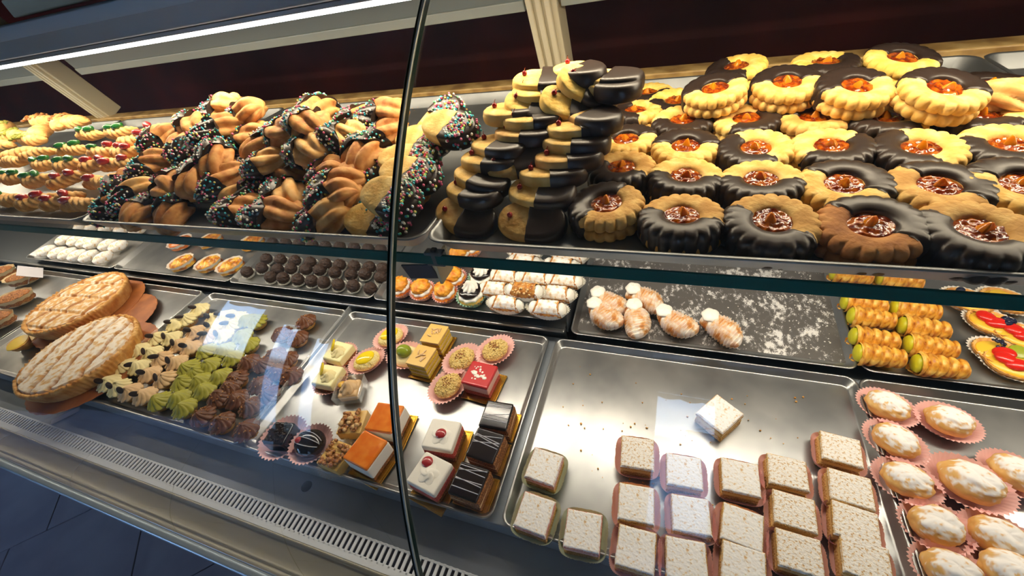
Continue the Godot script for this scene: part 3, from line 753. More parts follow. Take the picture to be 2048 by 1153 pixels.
func make_slab_meshes() -> void:
	for k in 3:   # mille-feuille: base, cream, lid, sugar
		var no := nz(160 + k, 70, 3)
		var m := Mb.new()
		m.rbox(Vector3(0, 0.007, 0), Vector3(0.060, 0.013, 0.062), 0.0025, func(p): return p + Vector3(no.get_noise_3d(p.x, p.y * 6, p.z), 0, no.get_noise_3d(p.z, p.y * 6, p.x)) * 0.0016, null, 4)
		G["mille_base%d" % k] = m.done()
		m = Mb.new()
		m.rbox(Vector3(0, 0.0185, 0), Vector3(0.0585, 0.012, 0.0605), 0.003, func(p): return p + Vector3(no.get_noise_3d(p.x, p.y, p.z + 3), 0, no.get_noise_3d(p.z, p.y, p.x + 5)) * 0.0014)
		G["mille_cream%d" % k] = m.done()
		m = Mb.new()
		m.rbox(Vector3(0, 0.028, 0), Vector3(0.0605, 0.009, 0.0625), 0.0022, func(p): return p + Vector3(no.get_noise_3d(p.x, p.y * 6, p.z), 0, no.get_noise_3d(p.z, p.y * 6, p.x)) * 0.0022, null, 4)
		G["mille_lid%d" % k] = m.done()
		m = Mb.new()
		var nh := nz(170 + k, 160, 3)
		m.grid(44, 44, func(u, w):
			var p := Vector3((u - 0.5) * 0.061, 0, (w - 0.5) * 0.063)
			var e := minf(minf(u, 1 - u), minf(w, 1 - w))
			var f := nh.get_noise_2d(p.x, p.z)
			p.y = 0.0318 + 0.0016 * smoothstep(0.0, 0.05, e) + 0.0005 * f + 0.0016 * maxf(0, nh.get_noise_2d(p.x * 0.5 + 9, p.z * 1.6) - 0.15)
			if e < 0.001: p.y = 0.0300
			p.x *= 1 + 0.02 * nh.get_noise_2d(p.z * 0.5, 7)
			p.z *= 1 + 0.02 * nh.get_noise_2d(p.x * 0.5, 3)
			return p)
		G["mille_sugar%d" % k] = m.done()
	var m := Mb.new()   # a flat pleated sheet turned up at the rim
	m.grid(120, 5, func(u, w):
		var k := int(round(u * 120))
		var a: float = u * TAU
		var t: float = w
		var e := 0.5
		var sx := signf(cos(a)) * pow(absf(cos(a)), e)
		var sz := signf(sin(a)) * pow(absf(sin(a)), e)
		var r := lerpf(0.0, 0.034, minf(t * 2.0, 1.0)) if t <= 0.5 else lerpf(0.034, 0.0415, (t - 0.5) * 2)
		r *= 1 + (0.022 * (1 if k % 2 else -1) * (t - 0.4) if t > 0.5 else 0.0)
		return Vector3(r * sx, 0.0003 + (0.016 * pow((t - 0.5) * 2, 1.3) if t > 0.5 else 0.0), r * sz), true)
	G.mille_paper = m.done()
	for k in 3:   # sugared choux buns; the sugar is tint on the upper side
		m = Mb.new()
		var nb := nz(180 + k, 1.0, 4)
		var ns := nz(190 + k, 1.0, 3)
		m.ball(Vector3(0, 0.0245, 0), Vector3(0.037, 0.024, 0.030), 56, 36, func(d): return 1.0 + 0.14 * nb.get_noise_3dv(d * 1.3) - 0.05 * exp(-pow((d.z - 0.25 * sin(d.x * 3)) * 7.0, 2)) * float(d.y > 0), func(u, w, p):
			var d: Vector3 = ((p - Vector3(0, 0.0245, 0)) / Vector3(0.037, 0.024, 0.030)).normalized()
			var s := smoothstep(0.05, 0.35, d.y - 0.38 + 0.75 * ns.get_noise_3dv(d * 2.6))
			return C("d69a45").srgb_to_linear().lerp(C("edc57e").srgb_to_linear(), 0.5 + 0.5 * ns.get_noise_3dv(d * 1.5)).lerp(C("f7f3ee").srgb_to_linear(), s))
		G["bun%d" % k] = m.done()
	G.bun_case = fluted_cup(0.039, 0.033, 0.021, 40, 1.34, 0.04)
	G.case_round = fluted_cup(0.030, 0.030, 0.016, 34, 1.28, 0.05)
	G.case_oval = fluted_cup(0.032, 0.026, 0.018, 34, 1.38, 0.05)
	m = Mb.new()   # gilt board with a raised rim
	m.rbox(Vector3(0, 0.001, 0), Vector3(0.078, 0.002, 0.080), 0.0009)
	m.tube([Vector3(-0.036, 0.0022, -0.037), Vector3(0.036, 0.0022, -0.037), Vector3(0.036, 0.0022, 0.037), Vector3(-0.036, 0.0022, 0.037), Vector3(-0.036, 0.0022, -0.037)], 0.0008, 6)
	G.gilt = m.done()
	m = Mb.new()
	m.ball(Vector3.ZERO, Vector3(0.008, 0.0065, 0.008), 18, 12)
	G.drop = m.done()
	m = Mb.new()
	var no2 := nz(201, 1.0, 3)
	m.ball(Vector3(0, 0.016, 0), Vector3(0.031, 0.015, 0.0255), 36, 22, func(d): return 1.0 + 0.08 * no2.get_noise_3dv(d * 3.5))
	G.oval_mound = m.done()

func make_pie(k: int) -> void:
	var R := 0.142
	var m := Mb.new()
	var no := nz(210 + k, 30, 3)
	m.lathe([Vector2(0, 0), Vector2(0.88, 0), Vector2(0.90, 0.001), Vector2(0.955, 0.020), Vector2(0.985, 0.031), Vector2(1.0, 0.036), Vector2(0.995, 0.041), Vector2(0.965, 0.0435), Vector2(0.935, 0.041), Vector2(0.915, 0.034), Vector2(0, 0.033)], 320, func(a, q):
		var w := smoothstep(0.86, 0.95, q.x)
		var r: float = R * q.x * (1 + 0.010 * cos(80 * a) * w * float(q.y < 0.033) + 0.012 * no.get_noise_2d(cos(a) * 0.1, sin(a) * 0.1) * w)
		var y: float = q.y + (0.0045 * no.get_noise_2d(cos(a) * 0.9, sin(a) * 0.9) + 0.0012 * sin(70 * a)) * smoothstep(0.033, 0.04, q.y)
		return Vector3(r * cos(a), y, r * sin(a)))
	G["pie_crust%d" % k] = m.done()
	m = Mb.new()
	m.grid(150, 56, func(u, w):
		var a: float = u * TAU
		var r: float = w * R * 0.945
		var p := Vector3(r * cos(a), 0, r * sin(a))
		var ang := 0.5 if k == 0 else 0.25
		var s1 := fposmod((p.x * cos(ang) + p.z * sin(ang)) / (0.074 if k == 0 else 0.056) + 0.15 * no.get_noise_2d(p.x * 0.5, p.z * 0.5) + 0.5, 1.0)
		var ang2 := ang + (1.35 if k == 0 else 1.05)
		var s2 := fposmod((p.x * cos(ang2) + p.z * sin(ang2)) / 0.066 + 0.2, 1.0)
		var strip := 1.0 - smoothstep(0.80, 0.9, absf(s1 - 0.5) * 2)
		var strip2 := 1.0 - smoothstep(0.80, 0.92, absf(s2 - 0.5) * 2)
		var h := 0.0105 * strip if k else maxf(0.008 * strip, 0.0065 * strip2 * 0.9) * (0.35 + 0.65 * strip2)
		p.y = 0.0345 + h + 0.005 * (1 - w * w) + 0.0016 * no.get_noise_2d(p.x, p.z)
		if w > 0.98: p.y = 0.034
		return p, true, false, func(u, w, p):
		var ang := 0.5 if k == 0 else 0.25
		var s1 := fposmod((p.x * cos(ang) + p.z * sin(ang)) / (0.074 if k == 0 else 0.056) + 0.15 * no.get_noise_2d(p.x * 0.5, p.z * 0.5) + 0.5, 1.0)
		var g := smoothstep(0.74, 0.90, absf(s1 - 0.5) * 2)   # baked filling between the strips
		var s := 0.5 + 0.5 * no.get_noise_2d(p.x * 1.5 + 4, p.z * 1.5)
		var top := C("d9a45e").lerp(C("f3e7d4"), smoothstep(0.2, 0.55, s) if k else smoothstep(0.35, 0.75, s))
		return top.lerp(C("a8662a"), g * 0.85).srgb_to_linear())
	G["pie_top%d" % k] = m.done()

# ---------------------------------------------------------------- the counter
func tray_mesh(wx: float, dz: float, h := 0.014, flare := 0.010) -> ArrayMesh:
	var m := Mb.new()
	var lay := [Vector2(-0.5, 0), Vector2(flare + 0.004, 0), Vector2(flare, 0.0008), Vector2(0.002, h - 0.001), Vector2(0.0, h), Vector2(-0.002, h), Vector2(-0.003, h - 0.001), Vector2(-0.0022, h - 0.0022), Vector2(0.0005, h - 0.003), Vector2(flare + 0.001, -0.0012), Vector2(flare + 0.005, -0.0018), Vector2(-0.5, -0.0018)]
	m.grid(48, lay.size() - 1, func(u, w):
		var q: Vector2 = lay[int(round(w * (lay.size() - 1)))]
		if q.x < -0.1:
			return Vector3(0, q.y, 0)
		var k := int(round(u * 48)) % 48
		var c := k / 12
		var a := (k % 12) / 11.0 * PI / 2 + c * PI / 2
		var rad := 0.018 - q.x * 0.5
		var cx: float = (wx / 2 - q.x - rad) * (1 if c == 0 or c == 3 else -1)
		var cz: float = (dz / 2 - q.x - rad) * (1 if c < 2 else -1)
		return Vector3(cx + rad * cos(a), q.y, cz + rad * sin(a)), true)
	return m.done()

func tray(x0: float, x1: float, z0: float, z1: float, y: float, label: String, tilt := 0.0, h := 0.014, group := "") -> MeshInstance3D:   # x, z in units of the eye's height over the deck
	var wx := (x1 - x0) * S
	var dz := (z0 - z1) * S
	var t := single("baking_tray", tray_mesh(wx, dz, h), "steel" if y < 0.4 else "steel_worn", label, "tray", group, Vector3((x0 + x1) / 2 * S, y, (z0 + z1) / 2 * S), Basis(Vector3.RIGHT, tilt))
	return t

func glass_z(y: float) -> float:   # section of the curved front glass, in the same units
	return -0.536 * pow(y, 4) + 0.567 * pow(y, 3) - 0.501 * y * y - 0.151 * y - 0.024

func pane(n: String, x0: float, x1: float, y0: float, y1: float, label: String, edge_right: bool) -> void:
	var t := 0.0115
	var at := func(y: float, off: float) -> Vector2:
		var d := (glass_z(y + 0.005) - glass_z(y - 0.005)) / 0.01
		var nn := Vector2(-d, 1).normalized()
		return Vector2(y * S, glass_z(y) * S) + Vector2(nn.x, nn.y) * off
	var m := Mb.new()
	var ys := 60
	for off in [-t * 0.5]:
		m.grid(1, ys, func(u, w):
			var q: Vector2 = at.call(lerpf(y0, y1, w), off)
			return Vector3(lerpf(x0, x1, u), q.x, q.y))
	var o := thing(n, label, "glass pane", "", Vector3.ZERO)
	part(o, "curved_pane", m.done(), "glass")
	m = Mb.new()
	var ex := x1 if edge_right else x0
	m.grid(4, ys, func(u, w):
		var k := int(round(u * 4)) % 4
		var q: Vector2 = at.call(lerpf(y0, y1, w), 0.0004 if k == 0 or k == 1 else -t - 0.0004) if edge_right else at.call(lerpf(y0, y1, w), 0.0004 if k == 0 or k == 1 else -0.0022)
		return Vector3(ex + (0.0006 if k == 0 or k == 3 else -0.0010), q.x, q.y), true)
	part(o, "polished_edge", m.done(), "joint_edge" if edge_right else "edge_bright")

func build_counter() -> void:
	var o := thing("display_counter", "long steel pastry display counter with stepped decks and slotted air outlet", "display counter", "", Vector3.ZERO)
	var xa := -3.3
	var xb := 1.5
	var xm := (xa + xb) / 2
	var w := xb - xa
	part(o, "platform", boxm(Vector3(w, 0.044, 0.445), 0.002), "deck_steel", Vector3(xm, -0.0225, -0.207 - 0.2225))
	part(o, "lower_deck", boxm(Vector3(w, 0.02, 0.085), 0.0), "deck_steel", Vector3(xm, -0.057, -0.1745))
	part(o, "back_lining", boxm(Vector3(w, 0.5, 0.012), 0.0), "steel_dark", Vector3(xm, 0.20, -1.06))
	part(o, "channel", boxm(Vector3(w, 0.01, 0.05), 0.0), "black", Vector3(xm, -0.075, -0.112))
	# air outlet: two rails and one slat between each pair of slots
	var vent := part(o, "air_vent", boxm(Vector3(w, 0.004, 0.004), 0.001), "vent_white", Vector3(xm, -0.047, -0.1315))
	part(vent, "rail", boxm(Vector3(w, 0.004, 0.014), 0.001), "vent_white", Vector3(0, 0, 0.0355))
	var slat := Mb.new()
	slat.rbox(Vector3.ZERO, Vector3(0.0062, 0.004, 0.036), 0.0012, null, null, 1)
	var sm := slat.done()
	for k in 132:
		part(vent, "slat", sm, "vent_white", Vector3(-1.85 + 0.0125 * k - xm, 0, 0.0155))
	var far := Mb.new()
	for k in 110:
		far.box(Vector3(-1.85 - 0.0125 * (k + 1) - xm, 0, 0.0155), Vector3(0.0062, 0.004, 0.036))
	for k in 130:
		far.box(Vector3(-1.85 + 0.0125 * (k + 132) - xm, 0, 0.0155), Vector3(0.0062, 0.004, 0.036))
	part(vent, "slats_beyond", far.done(), "vent_white").set_meta("kind", "stuff")
	# front trough and bumper
	var m := Mb.new()
	var prof := [Vector2(-0.047, -0.090), Vector2(-0.044, -0.088), Vector2(-0.044, -0.084), Vector2(-0.050, -0.080), Vector2(-0.053, -0.062), Vector2(-0.052, -0.046), Vector2(-0.049, -0.044), Vector2(-0.049, -0.041), Vector2(-0.052, -0.039), Vector2(-0.047, -0.030), Vector2(-0.042, -0.028), Vector2(-0.070, -0.028), Vector2(-0.070, -0.090)]
	m.grid(prof.size(), 1, func(u, t):
		var q: Vector2 = prof[int(round(u * prof.size())) % prof.size()]
		return Vector3(lerpf(xa, xb, t), q.x, q.y), true)
	part(o, "front_trough", m.done(false), "panel_grey")
	m = Mb.new()
	m.rbox(Vector3(xm, -0.034, -0.018), Vector3(w, 0.022, 0.017), 0.006)
	part(o, "bumper_bar", m.done(), "bumper")
	m = Mb.new()
	m.box(Vector3(xm, -0.062, -0.0265), Vector3(w, 0.03, 0.008))
	m.box(Vector3(xm, -0.46, -0.04), Vector3(w, 0.77, 0.02))
	part(o, "front_panel", m.done(), "panel_grey")
	# mid shelves: left unit higher than the right one; each slopes up to the back
	for q in [["mid_shelf", xa, -0.258 * S, 0.066], ["mid_shelf", -0.225 * S, xb, 0.015]]:
		var x0: float = q[1]
		var x1: float = q[2]
		var sh := part(o, q[0], boxm(Vector3(x1 - x0, 0.006, 0.36), 0.0), "steel_dark", Vector3((x0 + x1) / 2, q[3] * S + 0.018 - 0.0115, -0.648 - 0.178), Basis(Vector3.RIGHT, 0.1115))
		var rl := Mb.new()
		rl.rbox(Vector3(0, 0, 0), Vector3(x1 - x0, 0.007, 0.014), 0.0032)
		part(sh, "front_rail", rl.done(), "steel", Vector3(0, -0.002, 0.182))
		part(sh, "fascia", boxm(Vector3(x1 - x0, maxf(0.012, q[3] * S), 0.006), 0.001), "steel_dark", Vector3(0, -0.006 - maxf(0.012, q[3] * S) / 2, 0.172))
	part(o, "side_cheek", boxm(Vector3(0.004, 0.05, 0.34), 0.001), "steel_dark", Vector3(-0.1985, 0.040, -0.83))
	# rear: marble ledge, slanted posts, header boards, canopy
	part(o, "marble_ledge", boxm(Vector3(w, 0.030, 0.040), 0.003), "marble", Vector3(xm, 0.547, -0.792))
	var up := Vector3(0, 0.925, 0.381).normalized()
	var bb := Basis(Vector3.RIGHT, Vector3(0, 0.925, 0.381).normalized(), Vector3.RIGHT.cross(up)).orthonormalized()
	for x in [-1.56, -0.207, 1.15]:
		var p := part(o, "rear_post", boxm(Vector3(0.050, 0.34, 0.046), 0.002), "cream_paint", Vector3(x, 0.568, -0.795) + up * 0.16 - bb.z * 0.012, bb)
		for s in [-1, 0, 1]:
			part(p, "post_rib", boxm(Vector3(0.0095, 0.335, 0.008), 0.0025), "cream_paint", Vector3(0.0145 * s - 0.003, 0, 0.0265))
	for q in [[-1.435, -0.236], [-0.178, 1.12], [-3.2, -1.60]]:
		var h := part(o, "header_board", boxm(Vector3(q[1] - q[0], 0.075, 0.012), 0.001), "header_grey", Vector3((q[0] + q[1]) / 2, 0.728, -0.735), Basis(Vector3.RIGHT, 0.35))
		part(h, "board_lip", boxm(Vector3(q[1] - q[0], 0.017, 0.016), 0.002), "header_lip", Vector3(0, -0.043, 0.001))
	part(o, "canopy", boxm(Vector3(w, 0.050, 0.10), 0.004), "canopy_grey", Vector3(xm, 0.772, -0.575))
	part(o, "top_rail", boxm(Vector3(1.24, 0.034, 0.03), 0.004), "cream_paint", Vector3(-0.82, 0.826, -0.72))
	part(o, "canopy_back", boxm(Vector3(w, 0.012, 0.12), 0.002), "canopy_grey", Vector3(xm, 0.792, -0.68))
	# lamps: a tube under the canopy and another under the glass shelf
	for q in [[Vector3(xm, 0.742, -0.5145), "bright light tube under the canopy above the cookies"], [Vector3(xm, 0.518, -0.64), "light tube hidden under the glass shelf above the creams"]]:
		var l := thing("light_tube", q[1], "light tube", "", q[0])
		part(l, "diffuser", boxm(Vector3(w, 0.0050, 0.009)), "led_tube", Vector3(0, -0.003, 0))
		part(l, "holder", boxm(Vector3(w, 0.006, 0.014), 0.001), "steel_dark", Vector3(0, 0.0035, 0.0))
	# glass shelf in two lengths
	for q in [[xa, -0.2 * 1.115, "left"], [-0.2 * 1.105, xb, "right"]]:
		var g := thing("glass_shelf", "thick green-edged glass shelf carrying the %s" % ("sprinkled and cherry cookies" if q[2] == "left" else "jam cookies and half-dipped biscuits"), "shelf", "", Vector3((q[0] + q[1]) / 2, 0.5345, -0.5265))
		var gw: float = q[1] - q[0]
		part(g, "glass_sheet", boxm(Vector3(gw, 0.0130, 0.472)), "glass")
		var e := Mb.new()
		e.rbox(Vector3(0, 0, 0.2380), Vector3(gw, 0.0136, 0.003), 0.0013)
		part(g, "front_edge", e.done(), "glass_edge")
	var clip := thing("shelf_clip", "small dark clip where the two glass shelves meet", "clip", "", Vector3(-0.222, 0.5345, -0.292))
	part(clip, "plate", boxm(Vector3(0.022, 0.018, 0.010), 0.002), "steel_dark", Vector3(0, 0.0, 0.0))
	part(clip, "screw", boxm(Vector3(0.006, 0.003, 0.006), 0.001), "black", Vector3(0, 0.010, 0.0))
	var card := thing("card_holder", "blue grey card hanging under the shelf edge by the glass joint", "card", "", Vector3(-0.259, 0.506, -0.299))
	part(card, "card", boxm(Vector3(0.037, 0.026, 0.002), 0.0006), "card_blue", Vector3(0.004, 0, 0), Basis(Vector3.RIGHT, 0.25) * yaw(6))
	part(card, "bracket", boxm(Vector3(0.004, 0.034, 0.030), 0.001), "paper_beige", Vector3(0.027, 0.001, -0.014))
	pane("front_glass", xa, -0.315 * S - 0.0015, -0.026, 1.0, "left curved front glass pane reaching over the cookies and pies", true)
	pane("front_glass", -0.315 * S + 0.0015, xb, -0.026, 1.0, "right curved front glass pane in front of the jam cookies", false)
	for q in [[-1.452, -0.215, -0.62, "clear acrylic divider left of the piped rosettes"], [-0.846, -0.222, -0.655, "clear acrylic divider between rosettes and mixed cakes"]]:
		var d := Mb.new()
		d.rbox(Vector3.ZERO, Vector3(0.004, 0.030, absf(q[1] - q[2])), 0.0015)
		single("acrylic_divider", d.done(), "clear_plastic", q[3], "divider", "", Vector3(q[0], 0.0165, (q[1] + q[2]) / 2))
	var b := Mb.new()
	b.lathe([Vector2(0, 0), Vector2(0.011, 0), Vector2(0.012, 0.001), Vector2(0.011, 0.003), Vector2(0, 0.0035)], 24)
	single("rubber_plug", b.done(), "black", "round black rubber plug on the grey deck before the cakes", "plug", "", Vector3(-0.675, -0.0468, -0.183))
	# trays
	var ty := 0.0022
	tray(-3.45, -2.70, -0.266, -0.814, ty, "steel tray at far left of the lower deck under dark pastries")
	tray(-2.68, -1.895, -0.266, -0.814, ty, "steel tray carrying the two round pies")
	tray(-1.84, -1.10, -0.266, -0.814, ty, "steel tray full of piped rosettes")
	tray(-1.080, -0.308, -0.266, -0.814, ty, "steel tray of mixed cream cakes behind the glass joint")
	tray(-0.279, 0.487, -0.266, -0.814, ty, "steel tray of sugared puff pastry squares")
	tray(0.496, 1.26, -0.266, -0.814, ty, "steel tray of sugared choux buns at lower right")
	for q in [[-3.25, -2.48, 0.080, "steel tray of sugared dumplings on the middle shelf"], [-2.47, -1.69, 0.080, "steel tray of browned custard ovals on the middle shelf"], [-1.685, -0.965, 0.080, "steel tray of chocolate truffles on the middle shelf"], [-0.955, -0.272, 0.080, "steel tray of cream puffs and cannoli on the middle shelf"], [0.50, 1.25, 0.030, "steel tray of pastry horns and fruit tarts at right"]]:
		tray(q[0], q[1], -0.826, -1.30, (q[2] + 0.112 * 0.233 - 0.0035) * S, q[3], 0.1115)
	var ft := tray(-0.238, 0.488, -0.826, -1.30, (0.030 + 0.112 * 0.233 - 0.0035) * S, "steel tray strewn with spilled icing sugar, lobster-tail pastries at one end", 0.1115)
	var sg := Mb.new()
	sg.quad(Vector3(-0.272, 0.0006, -0.166), Vector3(0.272, 0.0006, -0.166), Vector3(0.272, 0.0006, 0.166), Vector3(-0.272, 0.0006, 0.166))
	var pl := Mb.new()
	pl.box(Vector3(0, 0.0003, 0), Vector3(0.544, 0.0002, 0.332))
	part(ft, "dusted_floor", sg.done(), "steel_dusted")
	var g2 := nz(71, 0.012, 4)
	part(ft, "sugar_clumps", crumbs(61, 260, func(g): return Vector3(lerpf(-0.10, 0.262, sqrt(g.randf())), 0.0012, g.randf_range(-0.155, 0.155)), 0.0006, 0.0017), "cream_white").set_meta("kind", "stuff")
	tray(-2.55, -1.81, -0.368, -0.955, 0.5435, "steel tray of nut and pistachio pastries on the glass shelf", 0, 0.018)
	tray(-1.80, -1.055, -0.368, -0.955, 0.5435, "steel tray of cherry cookies on the glass shelf", 0, 0.018)
	tray(-1.045, -0.297, -0.368, -0.955, 0.5435, "steel tray heaped with sprinkled cookies on the glass shelf", 0, 0.018)
	tray(-0.286, 0.460, -0.368, -0.955, 0.5435, "steel tray of jam cookies and half-dipped biscuits on the glass shelf", 0, 0.018)
	tray(0.470, 1.20, -0.368, -0.955, 0.5435, "steel tray with walnut rosettes at the right end of the glass shelf", 0, 0.018)

# ---------------------------------------------------------------- the shop round the counter
func slab(n: String, lo: Vector3, hi: Vector3, m: String, label: String) -> void:
	struct(n, boxm(hi - lo), m, label, (lo + hi) / 2)

func build_room() -> void:
	var fy := -0.85
	var f := struct("floor", boxm(Vector3(11.6, 0.1, 5.6)), "grout", "dark joints under the purple grey floor tiles", Vector3(-1.6, fy - 0.056, 0.55))
	var tb := Mb.new()
	tb.rbox(Vector3.ZERO, Vector3(0.552, 0.01, 0.552), 0.0015, null, null, 1)
	var tm := tb.done()
	for i in range(-9, 8):
		for j in range(-5, 6):   # laid aslant, each row shifted
			var v := -1.635 + 0.557 * (j + 0.5)
			var u := -1.784 + (0.42 if posmod(j, 2) == 0 else 0.0) + 0.557 * (i + 0.5)
			var p := Vector3((u + v) / sqrt(2.0), fy - 0.0045, (v - u) / sqrt(2.0))
			if p.x > -4.6 and p.x < 1.6 and p.z > -0.5 and p.z < 2.3:
				part(f, "tile", tm, "tile", p - f.position, yaw(45))
	slab("wall_rear", Vector3(-7.2, -0.9, -2.25), Vector3(4.0, 2.1, -2.15), "maroon", "dark maroon wall behind the counter")
	slab("wall_left", Vector3(-7.4, -0.9, -2.25), Vector3(-7.2, 2.1, 3.15), "wall_paint", "plain shop wall at left")
	slab("wall_right", Vector3(4.0, -0.9, -2.25), Vector3(4.2, 2.1, 3.15), "wall_paint", "plain shop wall at right")
	slab("ceiling", Vector3(-7.4, 2.1, -2.25), Vector3(4.2, 2.25, 3.15), "wall_paint", "plain shop ceiling")
	# street wall with glazed openings
	var open := [[-5.25, -4.30, 0.30, 1.50], [-4.13, -3.68, -0.84, 1.16], [-3.56, -3.20, -0.84, 0.98], [0.08, 0.52, -0.84, 1.06]]
	var x := -7.2
	for q in open:
		slab("wall_street", Vector3(x, -0.9, 2.95), Vector3(q[0], 2.1, 3.15), "wall_paint", "shop front wall between the windows")
		slab("wall_street", Vector3(q[0], -0.9, 2.95), Vector3(q[1], q[2], 3.15), "wall_paint", "shop front wall under a window")
		slab("wall_street", Vector3(q[0], q[3], 2.95), Vector3(q[1], 2.1, 3.15), "wall_paint", "shop front wall over a window")
		struct("window_1", boxm(Vector3(q[1] - q[0], q[3] - q[2], 0.006)), "glass", "street window pane", Vector3((q[0] + q[1]) / 2, (q[2] + q[3]) / 2, 3.1))
		var aw := Mb.new()   # scalloped valance hanging in the head of the opening
		aw.grid(24, 1, func(u, t): return Vector3((u - 0.5) * (q[1] - q[0]), -t * (0.05 + 0.035 * absf(sin(u * PI * 2.5))), 0.004 * sin(u * 20)))
		single("window_valance", aw.done(), "cloth_awning", "scalloped cloth valance in the %s street window from the left" % ORD[open.find(q)], "valance", "", Vector3((q[0] + q[1]) / 2, q[3], 3.18))
		x = q[1]
	slab("wall_street", Vector3(x, -0.9, 2.95), Vector3(4.0, 2.1, 3.15), "wall_paint", "shop front wall at the right end")
	slab("ground", Vector3(-30, -1.1, 3.15), Vector3(25, -0.95, 40), "stone", "pale street paving outside")
	var h := thing("house", "white house with a red roof across the street", "house", "", Vector3(5.6, -0.95, 32))
	part(h, "walls", boxm(Vector3(5, 2.6, 5)), "white_wall", Vector3(0, 1.3, 0))
	var rf := Mb.new()
	rf.grid(3, 1, func(u, t): return [Vector3(-2.8, 0, 0), Vector3(0, 1.5, 0), Vector3(2.8, 0, 0)][int(round(u * 3)) % 3] + Vector3(0, 2.6, lerpf(-2.8, 2.8, t)), true)
	part(h, "roof", rf.done(false), "roof_red")
	for k in 2:
		part(h, "window", boxm(Vector3(0.8, 1.0, 0.1)), "blueberry", Vector3(-1.2 + 2.4 * k, 1.4, -2.5))

# ---------------------------------------------------------------- the pastries, each where it lies
func side_of(deg: float) -> String:   # which way a dipped end points, seen from the customer
	var a := fposmod(deg, 360.0)
	return "right" if a < 45 or a >= 315 else "back" if a < 135 else "left" if a < 225 else "front"

func tilted(deg: float) -> Basis:
	return Basis(Vector3.RIGHT, 0.1115) * yaw(deg)

func place_jam() -> void:
	make_jam_meshes()
	var rows := ["first", "first", "first", "first", "first", "second", "second", "second", "second", "second", "second", "third", "third", "third", "third", "third", "third", "fourth", "fourth", "fourth", "fourth", "fourth", "fourth", "rearmost", "rearmost"]
	var seen := {}
	rng.seed = 5
	for k in JAM.size():
		var r: Array = JAM[k]
		var where: String
		if r[5] == 1:
			var rr := "front" if k < 29 else "rear"
			seen[rr] = seen.get(rr, -1) + 1
			where = "%s from left of the %s top-layer row" % [ORD[seen[rr]], rr]
		else:
			var rk: String = rows[k] if k < rows.size() else "rearmost"
			seen[rk] = seen.get(rk, -1) + 1
			where = "%s from left in the %s shelf row" % [ORD[seen[rk]], rk]
		var b := yaw(r[3])
		if r[5] == 1:
			b = Basis(Vector3.RIGHT, rng.randf_range(0.05, 0.25)) * Basis(Vector3.BACK, rng.randf_range(-0.2, 0.15)) * b
		else:
			b = Basis(Vector3.RIGHT, rng.randf_range(0.0, 0.14)) * Basis(Vector3.BACK, rng.randf_range(-0.05, 0.05)) * b
		var o := thing("jam_cookie", "jam cookie, chocolate on its %s, %s" % [side_of(r[3]), where], "cookie", "jam cookies half coated in chocolate", V(r) + Vector3(0, 0.0012, 0), b)
		var bm: String = ["biscuit", "biscuit_tan", "biscuit_brown", "biscuit_pale"][r[4]]
		o.scale = Vector3(0.955, 1.0, 0.955)
		part(o, "lower_biscuit", G.jam_bottom, bm, Vector3.ZERO, yaw(rng.randf() * 40))
		part(o, "ring_biscuit", G.jam_top, bm)
		part(o, "jam", G["jam%d" % (k % 2)], "jam", Vector3.ZERO, yaw(rng.randf() * 360))
		part(o, "jam_peak", G.jam_peak, "jam_peak", Vector3(rng.randf_range(-0.002, 0.002), 0, rng.randf_range(-0.002, 0.002)), yaw(rng.randf() * 360))
		part(o, "chocolate_coat", G.jam_choc, "chocolate")

func place_ovals() -> void:
	make_oval_meshes()
	rng.seed = 6
	var left := 0
	var right := 0
	for k in OVAL.size():
		var r: Array = OVAL[k]
		var col := "left" if k < 15 else "right"
		var n := k if k < 15 else k - 15
		var roll: float = r[3] if r[3] < 0 else -0.4 * r[3]
		var b := Basis(Vector3.RIGHT, deg_to_rad(r[4] * 2.0)) * Basis(Vector3.BACK, deg_to_rad(roll)) * yaw((r[3] if r[3] > 0 else -r[3] * 0.8 - 30.0) + rng.randf_range(-12, 12))
		var o := thing("dipped_biscuit", "oval butter biscuit half dipped in chocolate, %s from the front in the %s stack" % [ORD[n], col], "biscuit", "half-dipped oval biscuits", V(r) + Vector3(0, 0.002, 0), b)
		o.scale = Vector3(1.14, 1.2, 1.14)
		part(o, "biscuit", G.oval, ["biscuit", "biscuit_tan", "biscuit_pale"][0 if k % 3 else 1] if k < 9 or k > 14 else "biscuit_pale")
		part(o, "chocolate_dip", G.oval_choc, "chocolate")
		part(o, "pink_berry", G.bead, "berry_red", Vector3(-0.019, 0.0138, rng.randf_range(-0.004, 0.004)))

